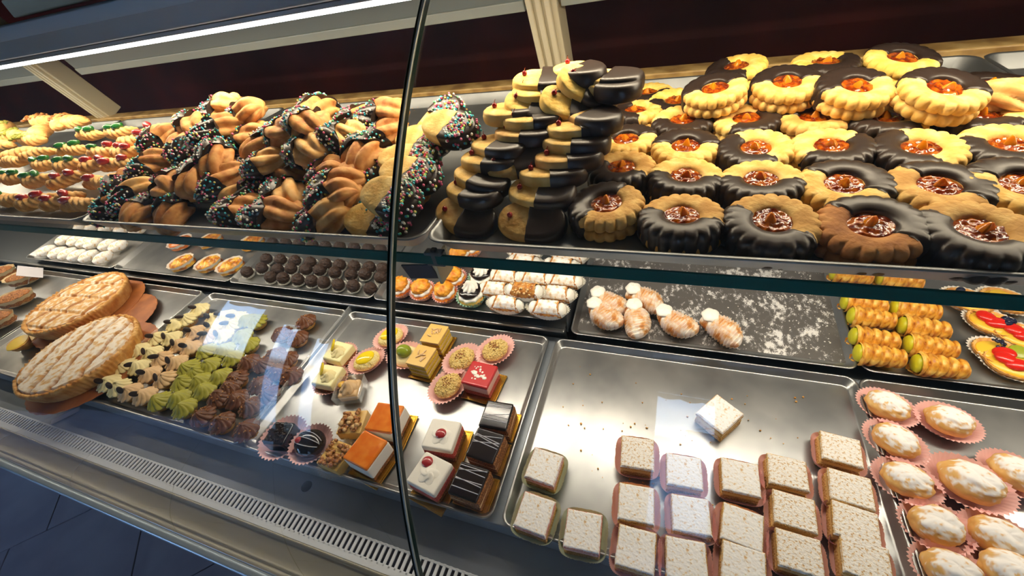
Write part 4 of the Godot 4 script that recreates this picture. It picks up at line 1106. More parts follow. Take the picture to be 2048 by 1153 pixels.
func place_sprinkled() -> void:
	make_piped_meshes()
	rng.seed = 7
	var w := places(SPRK, 6)
	for k in SPRK.size():
		var r: Array = SPRK[k]
		var b := Basis(Vector3.RIGHT, rng.randf_range(0.0, 0.45)) * Basis(Vector3.BACK, rng.randf_range(-0.25, 0.25)) * yaw(r[3])
		if r[4] == 1:
			b = Basis(Vector3.RIGHT, rng.randf_range(0.2, 0.6)) * Basis(Vector3.BACK, rng.randf_range(-0.1, 0.1)) * yaw(r[3])
			var o := thing("sprinkled_biscuit", "smooth oval biscuit with sprinkled chocolate end, %s" % w[k], "biscuit", "biscuits and cookies with coloured sprinkles", V(r), b)
			part(o, "biscuit", G.oval, "biscuit")
			part(o, "chocolate_dip", G.oval_dip, "chocolate")
			part(o, "sprinkles", G.oval_sprinkles, "sprinkle").set_meta("kind", "stuff")
			o.scale = Vector3(1.3, 1.4, 1.2)
		else:
			var o := thing("sprinkled_cookie", "piped cookie with sprinkled chocolate end, %s" % w[k], "cookie", "biscuits and cookies with coloured sprinkles", V(r), b)
			var s := k % 4
			part(o, "piped_biscuit", G["piped%d" % s], "piped" if k % 5 else "piped_light")
			part(o, "chocolate_dip", G["piped_dip%d" % s], "chocolate")
			part(o, "sprinkles", G["piped_sprinkles%d" % s], "sprinkle").set_meta("kind", "stuff")
			o.scale = Vector3.ONE * rng.randf_range(1.06, 1.2)

func place_left_shelf() -> void:
	rng.seed = 8
	var w := places(CHER, 4)
	for k in CHER.size():
		var r: Array = CHER[k]
		var o := thing("cherry_cookie", "piped cookie with %s, %s" % [["no cherry in view", "green cherries", "red cherries"][maxi(r[4], r[5])] if r[4] == r[5] or r[4] * r[5] == 0 else "green and red cherries", w[k]], "cookie", "piped cookies with candied cherries", V(r), Basis(Vector3.RIGHT, rng.randf_range(0, 0.3)) * yaw(r[3]))
		part(o, "piped_biscuit", G["rope%d" % (k % 4)], "piped_light")
		for j in 2:
			var c: int = r[4 + j]
			if c:
				part(o, "candied_cherry", G.cherry, "cherry_green" if c == 1 else "cherry_red", Vector3(-0.020 + 0.032 * j + rng.randf_range(-0.004, 0.004), 0.0185, rng.randf_range(-0.003, 0.003)), yaw(rng.randf_range(-30, 30)))
	var nut := crumbs(42, 60, func(g): return Vector3(g.randf_range(-0.04, 0.01), 0.017 - 0.004 * g.randf(), g.randf_range(-0.011, 0.011)), 0.002, 0.0036)
	w = places(PINE, 2)
	for k in PINE.size():
		var r: Array = PINE[k]
		var o := thing("nut_pastry", "piped pastry %s, %s" % [["strewn with chopped nuts", "strewn with pistachio", "left plain"][r[4]], w[k]], "pastry", "nut and pistachio pastries at the shelf's far left", V(r), yaw(r[3]))
		part(o, "piped_biscuit", G["rope%d" % (k % 4)], "piped_light")
		o.scale = Vector3(1.15, 1.3, 1.4)
		if r[4] < 2:
			part(o, "chopped_nuts" if r[4] == 0 else "chopped_pistachio", nut, "nuts" if r[4] == 0 else "pistachio_crumb").set_meta("kind", "stuff")
	for k in WALN.size():
		var r: Array = WALN[k]
		single("walnut_rosette", G.piped2, "piped_light", "golden piped rosette at the shelf's right end, %s one" % ["rear", "front"][k], "cookie", "walnut rosettes", V(r), yaw(r[3]))
	w = places(DUMP, 3)
	for k in DUMP.size():
		single("sugared_dumpling", G.dumpling, "sugar", "icing-sugared dumpling pastry, %s" % w[k], "pastry", "sugared dumplings", V(DUMP[k]), tilted(DUMP[k][3] + rng.randf_range(-10, 10)) * Basis().scaled(Vector3(1.25, 1.5, 1.45)))
	w = places(DARK, 3)
	for k in DARK.size():
		var r: Array = DARK[k]
		if r[4] == 0:
			var o := thing("nut_boat", "dark brown pastry boat in a paper case, %s" % w[k], "pastry", "dark pastries at far left", V(r), yaw(r[3]))
			part(o, "filling", G.egg1, "layers_brown")
			part(o, "paper_case", G.egg_case, "paper_beige")
			o.scale = Vector3.ONE * 1.6
		else:
			var o := thing("berry_tart", "red fruit tart dim behind the glass, %s" % w[k], "tart", "dark pastries at far left", V(r), yaw(r[3]))
			part(o, "shell", G.tart_shell, "puff")
			part(o, "glazed_fruit", G.tart_custard, "cherry_red")
			o.scale = Vector3.ONE * 1.2
	var tg := thing("price_tag", "blank white tag standing over the dark pastries at far left", "tag", "", Vector3(-2.325, 0.080, -0.565), yaw(-28) * Basis(Vector3.RIGHT, -0.75))
	part(tg, "card", boxm(Vector3(0.105, 0.002, 0.068), 0.0008), "card_white")
	part(tg, "foot", boxm(Vector3(0.02, 0.05, 0.003), 0.001), "clear_plastic", Vector3(0, -0.026, 0))

func place_mid() -> void:
	rng.seed = 9
	for k in EGGP.size():
		var r: Array = EGGP[k]
		var o := thing("custard_oval", ["browned oval custard pastry, leftmost in front beside the truffle tray edge", "browned oval custard pastry, middle one of the front three", "bright yellow oval custard pastry next to the truffles", "smooth orange custard pastry at the back left of the ovals", "browned custard pastry at the back, middle of three", "pale browned custard pastry at the back, nearest the truffles"][k], "pastry", "oval custard pastries", V(r), tilted(r[3]))
		o.scale = Vector3(1.1, 1.2, 1.3)
		part(o, "filling", G["egg%d" % (k % 2)], "egg_orange" if r[4] == 2 else "egg_burnt")
		part(o, "paper_case", G.egg_case, "paper_white")
	var seen := {}
	for k in TRUF.size():
		var r: Array = TRUF[k]
		seen[r[3]] = seen.get(r[3], -1) + 1
		var o := thing("truffle", "chocolate crumb truffle, %s from left in the %s row from the front" % [ORD[seen[r[3]]], ORD[r[3]]], "truffle", "chocolate truffles on the middle shelf", V(r), tilted(r[4]))
		o.scale = Vector3.ONE * 1.22
		part(o, "crumb_ball", G["truffle%d" % (k % 3)], "chocolate_rough")
		part(o, "paper_case", G.truffle_cup, "paper_white")
	var pl := ["leftmost, against the glass joint", "second from left in front", "third from left in front, beside the mint case", "behind the third front one", "back left, seen through the shelf", "at the very back, seen through the shelf", "in mint paper at the front", "in mint paper behind the other"]
	for k in PROF.size():
		var r: Array = PROF[k]
		var dark: bool = r[3] == 3
		var o := thing("cream_puff", "%s %s" % ["cream puff topped with dark glaze and white cream," if dark else "orange cream puff in pink paper,", pl[k]], "cream puff", "cream puffs on the middle shelf", V(r), tilted(r[4]))
		o.scale = Vector3.ONE * 1.38
		part(o, "choux_base", G["puff_base%d" % (k % 2)], "puff" if dark else "choux_orange")
		part(o, "cream", G.puff_cream, "cream_white")
		if dark:
			part(o, "dark_glaze", G.puff_glaze, "cream_dark")
			part(o, "cream_swirl", G.swirl, "cream_white", Vector3(-0.002, 0.031, 0))
			o.scale = Vector3.ONE * 1.6
		else:
			part(o, "choux_lid", G["puff_lid%d" % (k % 2)], "choux_orange")
		part(o, "paper_case", G.puff_case, "paper_mint" if dark else "paper_pink")
	var w := places(CANN, 4)
	for k in CANN.size():
		var r: Array = CANN[k]
		var kind: int = r[4]
		var o := thing("cannolo", "%s, %s" % [["sugared cream cannolo", "cannolo showing its brown seam", "golden cannolo with chopped almonds lying on top", "golden cannolo, lightly sugared"][kind], w[k]], "cannolo", "cannoli in white paper cases", V(r), tilted(r[3] + 4))
		o.scale = Vector3(1.4, 1.5, 1.5)
		part(o, "fried_shell", G.cannolo, "fried_shell")
		part(o, "cream", G.cannolo_cream, "cream_white")
		if kind < 2 or kind == 3:
			part(o, "icing_sugar", G.cannolo_sugar, "sugar")
		else:
			part(o, "chopped_almonds", crumbs(43, 40, func(g):
				var a: float = g.randf_range(0.3, 2.8)
				return Vector3(g.randf_range(-0.024, 0.024), 0.0142 + 0.0135 * sin(a), 0.0135 * cos(a)), 0.0012, 0.0024), "nut_pale").set_meta("kind", "stuff")
		part(o, "paper_case", G.cannolo_case, "paper_white")
	var sl := ["rearmost left, leaning on the tray side", "rearmost right of the pile", "front left against the tray corner", "front, second from left", "front, third from left", "front right, apart beside the bare tray"]
	for k in SFOG.size():
		var r: Array = SFOG[k]
		var o := thing("lobster_tail", "ridged lobster-tail pastry with a cream dab, %s" % sl[k], "pastry", "lobster-tail pastries", V(r), tilted(r[3]))
		o.scale = Vector3.ONE * 1.2
		part(o, "ridged_pastry", G["lobster%d" % (k % 2)], "lobster_pastry")
		part(o, "cream_dab", G.lobster_cream, "cream_white", Vector3.ZERO)
	for k in HORN.size():
		var r: Array = HORN[k]
		var o := thing("cream_horn", "pastry horn filled with pistachio cream, %s from the front in the %s file" % [ORD[k % 5], "left" if k < 5 else "right"], "pastry horn", "pistachio cream horns", V(r), tilted(r[3]))
		o.scale = Vector3(0.93, 0.97, 0.97)
		part(o, "wound_pastry", G["horn%d" % (k % 2)], "horn_pastry")
		part(o, "pistachio_cream", G.horn_fill, "pistachio_fill")
		part(o, "torn_flake", G.horn_flake, "horn_pastry")
	var tl := ["fruit tart with blueberries and raspberries, back left of the tarts", "kiwi and orange tart behind the green shelf edge at right", "fruit tart with strawberries and a blueberry, second from front", "fruit tart topped by one large strawberry, nearest the horns", "red fruit tart at the frame's right edge, behind", "red glazed tart at the frame's right edge, in front"]
	for k in TART.size():
		var r: Array = TART[k]
		var kind: int = r[4]
		var o := thing("fruit_tart", tl[k], "tart", "fruit tarts on the middle shelf", V(r), tilted(r[3]))
		part(o, "shell", G.tart_shell, "puff")
		part(o, "custard", G.tart_custard, "custard")
		part(o, "paper_case", G.tart_case, "paper_white")
		if kind == 0 or kind == 2:
			for j in 3:
				part(o, "blueberry", G.blueberry, "blueberry", Vector3(-0.018 + 0.014 * j if kind == 0 else 0.012 + 0.004 * j, 0.0235, -0.010 + 0.010 * (j % 2)))
		if kind != 1:
			part(o, "strawberry_half", G.strawberry, "strawberry", Vector3(0.006 if kind != 0 else 0.012, 0.0215, 0.002), yaw(20) * Basis(Vector3.BACK, 0.1))
		if kind == 2 or kind == 4:
			part(o, "strawberry_half", G.strawberry, "strawberry", Vector3(-0.016, 0.0215, -0.004), yaw(160))
		if kind == 1:
			part(o, "kiwi_slice", G.fruit_slice, "kiwi", Vector3(0.004, 0.020, 0.004), Basis(Vector3.RIGHT, 0.15))
			part(o, "orange_slice", G.fruit_slice, "custard", Vector3(-0.014, 0.020, -0.002), Basis(Vector3.BACK, 0.15))
		if kind == 3:
			part(o, "blackberry", crumbs(44, 26, func(g):
				var a: float = g.randf() * TAU
				var e: float = g.randf_range(-0.3, 1.4)
				return Vector3(0.009 * cos(e) * cos(a), 0.006 * sin(e), 0.008 * cos(e) * sin(a)), 0.0022, 0.0028), "blueberry", Vector3(-0.008, 0.022, -0.015))
			part(o, "kiwi_slice", G.fruit_slice, "kiwi", Vector3(0.020, 0.0195, -0.012), Basis(Vector3.RIGHT, 0.2))

func place_pies() -> void:
	var lab := ["lattice-topped round pie with a golden crust, the one behind", "sugar-dusted slatted round pie, the one in front"]
	for k in 2:
		make_pie(k)
		var r: Array = PIE[k]
		var at := V(r)
		var bd := Mb.new()
		var RB := 0.168
		bd.lathe([Vector2(0, 0), Vector2(0.99, 0), Vector2(1, 0.0012), Vector2(0.99, 0.0024), Vector2(0, 0.0024)], 200, func(a, q):
			var r2: float = RB * q.x * (1 + 0.014 * absf(sin(18 * a)) * float(q.x > 0.5))
			return Vector3(r2 * cos(a), q.y, r2 * sin(a)))
		single("cake_board", bd.done(), "brown_board", "scalloped brown cake board under the %s pie" % ["rear lattice", "front sugared"][k], "cake board", "", Vector3(at.x + 0.018, 0.0192, at.z))
		var o := thing("pie", lab[k], "pie", "", Vector3(at.x, 0.0222, at.z), yaw([20, 35][k]))
		o.scale = Vector3(1.08, 1.15, 1.08)
		part(o, "crust", G["pie_crust%d" % k], "pie_dough")
		part(o, "lattice_top", G["pie_top%d" % k], "pie_tinted")
	var bd2 := Mb.new()
	bd2.lathe([Vector2(0, 0), Vector2(0.99, 0), Vector2(1, 0.001), Vector2(0.99, 0.002), Vector2(0, 0.002)], 200, func(a, q): return Vector3(0.145 * q.x * (1 + 0.02 * absf(sin(16 * a)) * float(q.x > 0.5)) * cos(a), q.y, 0.145 * q.x * (1 + 0.02 * absf(sin(16 * a)) * float(q.x > 0.5)) * sin(a)))
	single("cake_board", bd2.done(), "brown_board", "bare scalloped brown board showing right of the pies", "cake board", "", Vector3(-1.70, 0.0182, -0.44))
	for k in 2:
		var ls := Mb.new()
		ls.lathe([Vector2(0, 0), Vector2(0.030, 0), Vector2(0.032, 0.002), Vector2(0.030, 0.005), Vector2(0, 0.0055)], 40)
		var o := thing("lemon_tartlet", "yellow lemon tartlet half hidden at the left of the front pie, %s one" % ["upper", "lower"][k], "tartlet", "lemon tartlets by the pies", Vector3(-1.955 + 0.03 * k, 0.0045 + 0.0215 * k, -0.32 + 0.02 * k), Basis(Vector3.RIGHT, 0.1))
		part(o, "crust", G.tart_shell, "puff")
		part(o, "lemon_round", ls.done(), "lemon_slice", Vector3(0, 0.0135, 0))
	single("plastic_label", boxm(Vector3(0.068, 0.003, 0.018), 0.0012), "card_white", "small white plastic label lying before the front pie", "label", "", Vector3(-1.545, -0.0435, -0.165), yaw(52))

func place_rosettes() -> void:
	make_rosette_meshes()
	rng.seed = 10
	var kinds := ["white cream", "beige cream", "pistachio cream", "chocolate cream"]
	var sets := [[], [], [], []]
	for r in ROSE:
		sets[r[3]].append(r)
	for s in 4:
		var w := places(sets[s], 5 if s != 1 else 3)
		for k in sets[s].size():
			var r: Array = sets[s][k]
			var o := thing("rosette", "%s rosette%s, %s" % [kinds[s], [" with chocolate leaf", " with chocolate leaf", "", " with chopped nuts"][s], w[k]], "rosette", "piped %s rosettes" % kinds[s], V(r), yaw(r[4]))
			part(o, "pastry_cup", G.rosette_shell, "puff" if s != 2 else "biscuit_tan")
			part(o, "paper_case", G.rosette_case, "paper_white" if s != 3 else "paper_beige")
			part(o, "cream_swirl", G["rosette%d" % (k % 3)], ["cream_yellow", "cream_beige", "cream_pistachio", "cream_brown"][s], Vector3(0, 0.010, 0))
			o.scale = Vector3.ONE * 1.48
			if s < 2:
				part(o, "chocolate_leaf", G.choc_leaf, "chocolate", yaw(-r[4]) * Vector3(-0.004, 0.0265, 0.006), yaw(-r[4] + rng.randf_range(-35, 25)) * Basis(Vector3.RIGHT, 0.42) * Basis(Vector3.BACK, -0.25))
			if s == 3:
				part(o, "chopped_nuts", G.nut_bits, "nuts").set_meta("kind", "stuff")

func place_squares() -> void:
	make_slab_meshes()
	rng.seed = 11
	var lab := ["first from left in the middle row", "first from left in the front row", "second from left in the front row"]
	var cols := ["third", "fourth", "fifth", "sixth", "seventh"]
	for k in MILL.size():
		var r: Array = MILL[k]
		var c: int = r[4]
		var l: String
		var lookd: String
		if k < 3:
			l = ["left end, upper of the two", "left end, lower of the two", "alone between the left end and the main block"][k]
			lookd = "pink-layered pastry square in green paper"
		elif c == 3:
			l = "turned askew alone at the back of its tray"
			lookd = "sugared puff pastry square"
		else:
			var f := 0 if k < 6 else 1 if k < 9 else 2 if k < 12 else 3 if k < 16 else 4
			var n: int = k - [3, 6, 9, 13, 16][f]
			l = "%s from back in the %s file from left" % [ORD[n], ORD[f]]
			lookd = "sugared puff pastry square in pink paper"
		var o := thing("puff_square", "%s, %s" % [lookd, l], "pastry", "sugared puff pastry squares", V(r) + Vector3(0, 0.0007, 0), yaw(r[3]))
		var s := k % 3
		o.scale = Vector3(0.94, 1.0, [0.94, 0.95, 0.9, 1.0, 0.84][0 if c == 0 else 3 if c == 3 else 1 if k < 6 else 2 if k < 12 else 4])
		part(o, "base_pastry", G["mille_base%d" % s], "puff_layers")
		part(o, "cream_layer", G["mille_cream%d" % s], "pink_cream" if c == 0 else "custard_pale")
		part(o, "top_pastry", G["mille_lid%d" % s], "puff_layers" if c else "pink_layers")
		part(o, "icing_sugar", G["mille_sugar%d" % s], "sugar_flake" if c == 2 or k == 3 else "sugar_thick")
		if c != 3:
			part(o, "paper", G.mille_paper, "paper_green" if c == 0 else "paper_pink")
	var bl := ["at the back left of its tray", "at the back right, in a wide case", "second from back on the left", "third from back on the left", "largest one, in the middle", "third row, left of the middle", "at the frame's right edge, behind", "front row, cut by the frame", "right of the front row, half hidden", "in the frame's lower right corner"]
	for k in BIGN.size():
		var r: Array = BIGN[k]
		var o := thing("choux_bun", "sugared choux bun in pink paper, %s" % bl[k], "choux bun", "sugared choux buns", V(r), yaw(r[3] + [0, 10, -15, 5, 0, 20, -10, 8, -5, 12][k]))
		part(o, "bun", G["bun%d" % (k % 3)], "choux")
		part(o, "paper_case", G.bun_case, "paper_pink")
		o.scale = Vector3.ONE * (1.03 if k == 4 else 0.88)

func soft_slab(sx: float, y0: float, y1: float, sz: float, r := 0.002, wob := 0.0008, sd := 1) -> ArrayMesh:
	var m := Mb.new()
	var no := nz(220 + sd, 90, 3)
	m.rbox(Vector3(0, (y0 + y1) / 2, 0), Vector3(sx, y1 - y0, sz), minf(r, (y1 - y0) * 0.48), func(p): return p + Vector3(no.get_noise_3d(p.x, p.y * 3, p.z), 0, no.get_noise_3d(p.z, p.y * 3, p.x + 1)) * wob)
	return m.done()

func drizzle(sd: int, sx: float, y: float, sz: float, n: int) -> ArrayMesh:
	var m := Mb.new()
	var g := RandomNumberGenerator.new()
	g.seed = sd
	for k in n:
		var z0 := g.randf_range(-sz, sz) * 0.45
		var z1 := z0 + g.randf_range(-0.012, 0.012)
		var pts := []
		for i in 7:
			var t := i / 6.0
			pts.append(Vector3(lerpf(-sx, sx, t) * 0.47, y, clampf(lerpf(z0, z1, t), -sz * 0.47, sz * 0.47)))
		m.tube(pts, 0.0008, 6)
	return m.done()

func place_mixed() -> void:
	rng.seed = 12
	var lab := {
		"lemon_square": ["white lemon square with a lemon wedge, the one behind", "white lemon square with a lemon wedge, beside the caramel cup"],
		"lemon_oval": ["oval lemon tart with glossy yellow centre, in front", "oval lemon tart half hidden behind the glass joint"],
		"grape": ["green grape tartlet in pink paper beside the glass joint"],
		"caramel_cup": ["caramel cream swirl in a clear plastic cup"],
		"cream_layer": ["yellow layered cake with cream curls, the one behind", "yellow layered cake with cream curls, the one in front"],
		"nut_oval": ["crumbed oval cake with brown tuft, behind the red glazed square", "crumbed oval cake with brown tuft, rightmost of three", "crumbed oval cake nearest the front, left of the red square"],
		"red_square": ["square cake with mirror red glaze and white flecks on gilt board"],
		"choc_slab": ["striped dark chocolate slab at the back of its gilt row", "striped dark chocolate slab in the middle of its gilt row", "striped dark chocolate slab at the front of its gilt row"],
		"cherry_square": ["white square cake with a cherry in cream, the one behind", "white square cake with a cherry in cream, the one in front"],
		"orange_square": ["square cake with orange glaze, the one behind", "square cake with orange glaze, the one in front"],
		"nut_square": ["square cake topped with white and brown nuts, behind", "square cake topped with brown nuts, at the front edge"],
		"dark_square": ["dark chocolate square in a pink case at the front left"],
		"dark_dome": ["black glazed dome with a red cherry in pink paper"]}
	var n := {}
	for r in MIX:
		var kind: String = r[4]
		n[kind] = n.get(kind, -1) + 1
		var k: int = n[kind]
		var o := thing(kind + "_cake" if not kind.ends_with("cup") and not kind.ends_with("slab") else kind.replace("choc_", "chocolate_"), lab[kind][k], "cake", "", V(r) + Vector3(0, 0.0006, 0), yaw(r[3]))
		o.scale = Vector3.ONE * {"lemon_square": 1.16, "nut_oval": 1.08, "lemon_oval": 1.1, "grape": 1.2, "caramel_cup": 1.15, "nut_square": 1.12, "dark_square": 1.1, "dark_dome": 1.15}.get(kind, 1.05)
		match kind:
			"lemon_square":
				part(o, "base", soft_slab(0.050, 0.002, 0.012, 0.050, 0.002), "layers_brown")
				part(o, "mousse", soft_slab(0.051, 0.012, 0.033, 0.051, 0.004), "lemon_cream")
				part(o, "cream_swirl", swirl(0.0165, 0.012, 7, 5.0, 0.1), "cream_yellow", Vector3(0.006, 0.033, 0.004))
				part(o, "lemon_wedge", G.fruit_slice, "lemon_glaze", Vector3(-0.012, 0.042, -0.006), Basis(Vector3.BACK, 0.8) * Basis(Vector3.RIGHT, 0.5))
				part(o, "paper_case", G.case_round, "paper_pink")
			"lemon_oval":
				part(o, "crumb_body", G.oval_mound, "coconut_pale")
				part(o, "lemon_glaze", soft_ball(Vector3(0, 0.0272, 0), Vector3(0.022, 0.0065, 0.0175)), "lemon_glaze")
				part(o, "paper_case", G.case_oval, "paper_pink", Vector3.ZERO)
			"grape":
				part(o, "tart", G.oval_mound, "cream_yellow", Vector3(0, -0.004, 0))
				part(o, "grape", soft_ball(Vector3(0, 0.030, 0), Vector3(0.0165, 0.014, 0.0145)), "grape")
				part(o, "paper_case", G.case_oval, "paper_pink")
			"caramel_cup":
				part(o, "caramel", soft_slab(0.042, 0.002, 0.022, 0.042, 0.006), "cream_beige")
				part(o, "cream_swirl", swirl(0.019, 0.022, 7, 5.0, 0.1), "cream_beige", Vector3(0, 0.020, 0))
				part(o, "caramel_crust", soft_ball(Vector3(-0.014, 0.027, -0.006), Vector3(0.009, 0.005, 0.008)), "egg_burnt")
				var cup := Mb.new()
				for s in 4:
					var bs := yaw(90 * s)
					cup.box(bs * Vector3(0, 0.0135, 0.0265), Vector3(0.054, 0.025, 0.0012), bs * Basis(Vector3.RIGHT, 0.12))
				part(o, "clear_cup", cup.done(), "clear_plastic")
			"cream_layer":
				for j in 3:
					part(o, "sponge", soft_slab(0.050, 0.003 + 0.014 * j, 0.012 + 0.014 * j, 0.056, 0.002, 0.0015, j), "sponge_yellow")
					part(o, "cream_layer", soft_slab(0.049, 0.012 + 0.014 * j, 0.017 + 0.014 * j, 0.055, 0.002, 0.001, j + 4), "cream_beige")
				part(o, "icing", soft_slab(0.051, 0.0445, 0.0485, 0.057, 0.0018), "caramel_top")
				var cu := Mb.new()
				for j in 8:
					var a := rng.randf() * TAU
					var c := Vector3(rng.randf_range(-0.012, 0.012), 0.0492, rng.randf_range(-0.012, 0.012))
					cu.tube([c - Vector3(cos(a), 0, sin(a)) * 0.006, c + Vector3(0, 0.0015, 0.001), c + Vector3(cos(a), 0, sin(a)) * 0.006], 0.0016, 6)
				part(o, "cream_curls", cu.done(), "cream_beige")
				part(o, "gilt_board", G.gilt, "gold_board", Vector3.ZERO, Basis().scaled(Vector3(0.82, 1, 0.88)))
			"nut_oval":
				part(o, "crumb_body", G.oval_mound, "coconut")
				part(o, "crumbs", crumbs(70 + k, 150, func(g):
					var a: float = g.randf() * TAU
					var e: float = g.randf_range(0.0, 1.45)
					return Vector3(0.031 * cos(e) * cos(a), 0.016 + 0.0155 * sin(e), 0.0255 * cos(e) * sin(a)), 0.0012, 0.0026), "coconut").set_meta("kind", "stuff")
				part(o, "brown_tuft", crumbs(80 + k, 40, func(g): return Vector3(g.randfn(0, 0.006), 0.0318, g.randfn(0, 0.005)), 0.0008, 0.002), "layers_brown").set_meta("kind", "stuff")
				part(o, "paper_case", G.case_oval, "paper_pink", Vector3.ZERO, Basis().scaled(Vector3(1.08, 1, 1.08)))
			"red_square":
				part(o, "sponge", soft_slab(0.060, 0.003, 0.016, 0.058, 0.002), "red_sponge")
				part(o, "mousse", soft_slab(0.061, 0.016, 0.036, 0.059, 0.003), "pink_cream")
				part(o, "red_glaze", soft_slab(0.0625, 0.034, 0.043, 0.0605, 0.004), "red_glaze")
				part(o, "white_flecks", crumbs(77, 22, func(g): return Vector3(g.randf_range(-0.020, 0.016), 0.0428, g.randf_range(-0.020, 0.016)), 0.0018, 0.0046), "cream_white", Vector3(0, 0.0214, 0), Basis().scaled(Vector3(1, 0.5, 1))).set_meta("kind", "stuff")
				part(o, "gilt_board", G.gilt, "gold_board", Vector3(0.004, 0, 0.003))
			"choc_slab":
				part(o, "layers", soft_slab(0.058, 0.003, 0.036, 0.056, 0.002, 0.0016, k), "layers_brown")
				part(o, "cream_layer", soft_slab(0.0585, 0.016, 0.021, 0.0565, 0.002), "cream_beige")
				part(o, "chocolate_glaze", soft_slab(0.056, 0.034, 0.043, 0.058, 0.004, 0.001, k), "chocolate_gloss", Vector3(-0.001, 0, 0))
				part(o, "white_stripes", drizzle(90 + k, 0.054, 0.0432, 0.052, 6), "card_white")
				part(o, "gilt_board", G.gilt, "gold_board", Vector3(0.005, 0, 0), Basis().scaled(Vector3(0.88, 1, 0.78)))
			"cherry_square":
				part(o, "sponge", soft_slab(0.061, 0.004, 0.018, 0.059, 0.002, 0.0016), "layers_brown")
				part(o, "red_layer", soft_slab(0.0615, 0.016, 0.032, 0.0595, 0.002, 0.0016), "red_sponge")
				part(o, "white_icing", soft_slab(0.062, 0.030, 0.046, 0.060, 0.004), "cream_white")
				part(o, "cream_ring", swirl(0.023, 0.006, 5, 6.0, 0.16), "cream_white", Vector3(0.001, 0.0455, 0.003))
				part(o, "cherry", G.drop, "cherry_red", [Vector3(0.001, 0.0495, 0.001), Vector3(-0.014, 0.047, -0.014)][k], Basis().scaled(Vector3(1.35, 0.75, 1.25)))
				part(o, "gilt_board", G.gilt, "gold_board", Vector3(0.005, 0, 0.004))
			"orange_square":
				part(o, "sponge", soft_slab(0.062, 0.003, 0.012, 0.062, 0.002), "layers_brown")
				part(o, "mousse", soft_slab(0.063, 0.011, 0.044, 0.063, 0.004), "cream_white")
				part(o, "orange_glaze", soft_slab(0.062, 0.042, 0.0495, 0.062, 0.0036), "orange_glaze")
				part(o, "gilt_board", G.gilt, "gold_board", Vector3(0.005, 0, 0.003))
			"nut_square":
				part(o, "sponge", soft_slab(0.050, 0.002, 0.026, 0.050, 0.003, 0.0018), "caramel_top")
				part(o, "nuts", crumbs(65 + k, 46, func(g): return Vector3(g.randf_range(-0.022, 0.022), 0.0285 + 0.004 * g.randf(), g.randf_range(-0.022, 0.022)), 0.0026, 0.005), "nuts")
				part(o, "hazelnuts", crumbs(68 + k, 8, func(g): return Vector3(g.randf_range(-0.020, 0.018), 0.033, g.randf_range(-0.006, 0.022)), 0.0045, 0.006), "nut_pale" if k == 0 else "nuts")
				part(o, "clear_cup", G.case_round, "clear_plastic", Vector3.ZERO, Basis().scaled(Vector3(1.0, 0.8, 1.0)))
			"dark_square":
				part(o, "body", soft_slab(0.048, 0.002, 0.036, 0.048, 0.006, 0.0014), "chocolate_gloss")
				part(o, "chocolate_flakes", crumbs(66, 60, func(g): return Vector3(g.randf_range(-0.021, 0.021), 0.0365, g.randf_range(-0.021, 0.021)), 0.001, 0.0026), "chocolate").set_meta("kind", "stuff")
				part(o, "paper_case", G.case_round, "paper_pink", Vector3.ZERO, Basis().scaled(Vector3(1.25, 1.1, 1.25)))
			"dark_dome":
				part(o, "glazed_dome", soft_ball(Vector3(0, 0.018, 0), Vector3(0.030, 0.021, 0.027)), "chocolate_gloss")
				var dz := Mb.new()
				for j in 3:
					var pts := []
					for i in 9:
						var a := lerpf(0.5, PI - 0.5, i / 8.0)
						pts.append(Vector3(0.0305 * cos(a), 0.018 + 0.0216 * sin(a) * cos((j - 1) * 0.5), 0.0275 * sin(a) * sin((j - 1) * 0.5)))
					dz.tube(pts, 0.0008, 6)
				part(o, "white_stripes", dz.done(), "card_white")
				part(o, "cherry", G.drop, "cherry_red", Vector3(-0.012, 0.036, 0.006), Basis().scaled(Vector3(0.8, 0.8, 0.8)))
				part(o, "paper_case", G.case_round, "paper_pink", Vector3.ZERO, Basis().scaled(Vector3(1.1, 1.1, 1.05)))

func soft_ball(at: Vector3, r: Vector3) -> ArrayMesh:
	var m := Mb.new()
	m.ball(at, r, 24, 14)
	return m.done()

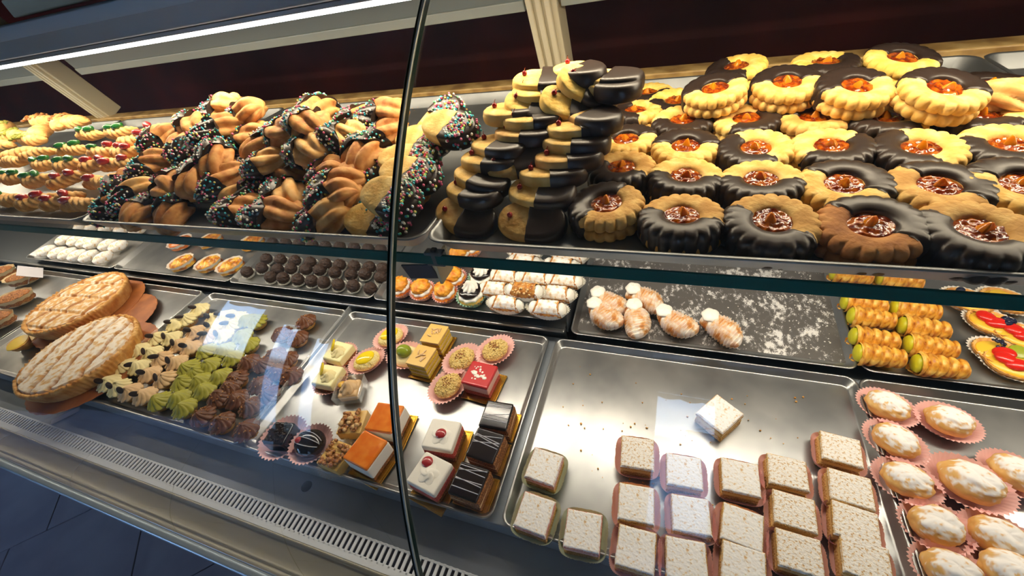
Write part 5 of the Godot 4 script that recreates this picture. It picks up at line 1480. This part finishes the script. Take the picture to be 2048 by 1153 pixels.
func _ready() -> void:
	var cam := Camera3D.new()
	cam.name = "camera"
	cam.fov = 70.2424
	cam.near = 0.02
	cam.far = 200
	cam.transform = Transform3D(Basis(Vector3(0.938904, -0.161116, -0.304140), Vector3(-0.088656, 0.740634, -0.666034), Vector3(0.332565, 0.652305, 0.681101)), Vector3(0, S, 0))
	add_child(cam)
	cam.current = true
	var we := WorldEnvironment.new()
	we.name = "surroundings"
	var env := Environment.new()
	var sky := Sky.new()
	var ps := ProceduralSkyMaterial.new()
	ps.sky_top_color = Color(0.45, 0.66, 0.92)
	ps.sky_horizon_color = Color(0.74, 0.86, 0.98)
	ps.ground_horizon_color = Color(0.55, 0.58, 0.6)
	ps.ground_bottom_color = Color(0.35, 0.35, 0.36)
	ps.energy_multiplier = 12.0
	sky.sky_material = ps
	env.background_mode = Environment.BG_SKY
	env.sky = sky
	env.tonemap_mode = Environment.TONE_MAPPER_LINEAR
	env.tonemap_exposure = 1.0
	env.sdfgi_enabled = true
	env.ssao_enabled = true
	env.ssil_enabled = true
	we.environment = env
	add_child(we)
	var lamps := [[Vector3(-0.9, 0.733, -0.516), 1.8, Color(1.0, 0.92, 0.77), 4.8], [Vector3(-0.9, 0.509, -0.64), 1.9, Color(1.0, 0.95, 0.86), 4.8]]
	for q in lamps:
		var l := AreaLight3D.new()
		l.name = "tube_light"
		l.area_size = Vector2(q[3], 0.012)
		l.light_color = q[2]
		l.light_energy = q[1]
		l.shadow_enabled = true
		l.position = q[0]
		l.rotation = Vector3(-PI / 2, 0, 0)
		add_child(l, true)
	make_materials()
	mat("pie_tinted", Color.WHITE, 0.8, 0, null, 10, grey_tex(3, 0.05), 0.08).vertex_color_use_as_albedo = true
	mat("custard_pale", C("e9c67c"), 0.5)
	mat("pink_layers", Color.WHITE, 0.75, 0, ramp_tex(51, 0.03, [[0.2, C("b8605a")], [0.5, C("d99a88")], [0.8, C("e8c0a8")]]), 30)
	mat("sugar_thick", Color.WHITE, 0.9, 0, ramp_tex(52, 0.03, [[0.12, C("dcb27a")], [0.26, C("efe4d2")], [0.4, C("f5f3f0")]]), 14, grey_tex(3, 0.05), 0.05)
	mat("coconut_pale", Color.WHITE, 0.8, 0, ramp_tex(53, 0.05, [[0.2, C("e3c25a")], [0.5, C("f3e19a")], [0.8, C("f8eebc")]]), 22, grey_tex(5, 0.02), 0.4)
	build_room()
	build_counter()
	make_small_meshes()
	place_jam()
	place_ovals()
	place_sprinkled()
	place_left_shelf()
	place_mid()
	place_squares()
	place_mixed()
	place_rosettes()
	place_pies()
	for q in [["crumbs of puff pastry scattered over the half-empty steel tray", Rect2(-0.18, -0.58, 0.5, 0.28), 90, 0.0046], ["crumbs lying behind the sprinkled cookies on the shelf tray", Rect2(-0.5, -0.735, 0.24, 0.16), 40, 0.5465]]:
		var rc: Rect2 = q[1]
		tag(single("pastry_crumbs", crumbs(300, q[2], func(g): return Vector3(rc.position.x + rc.size.x * g.randf(), q[3], rc.position.y + rc.size.y * g.randf()), 0.0006, 0.0022), "puff", q[0], "crumbs"), "", "", "", "stuff")
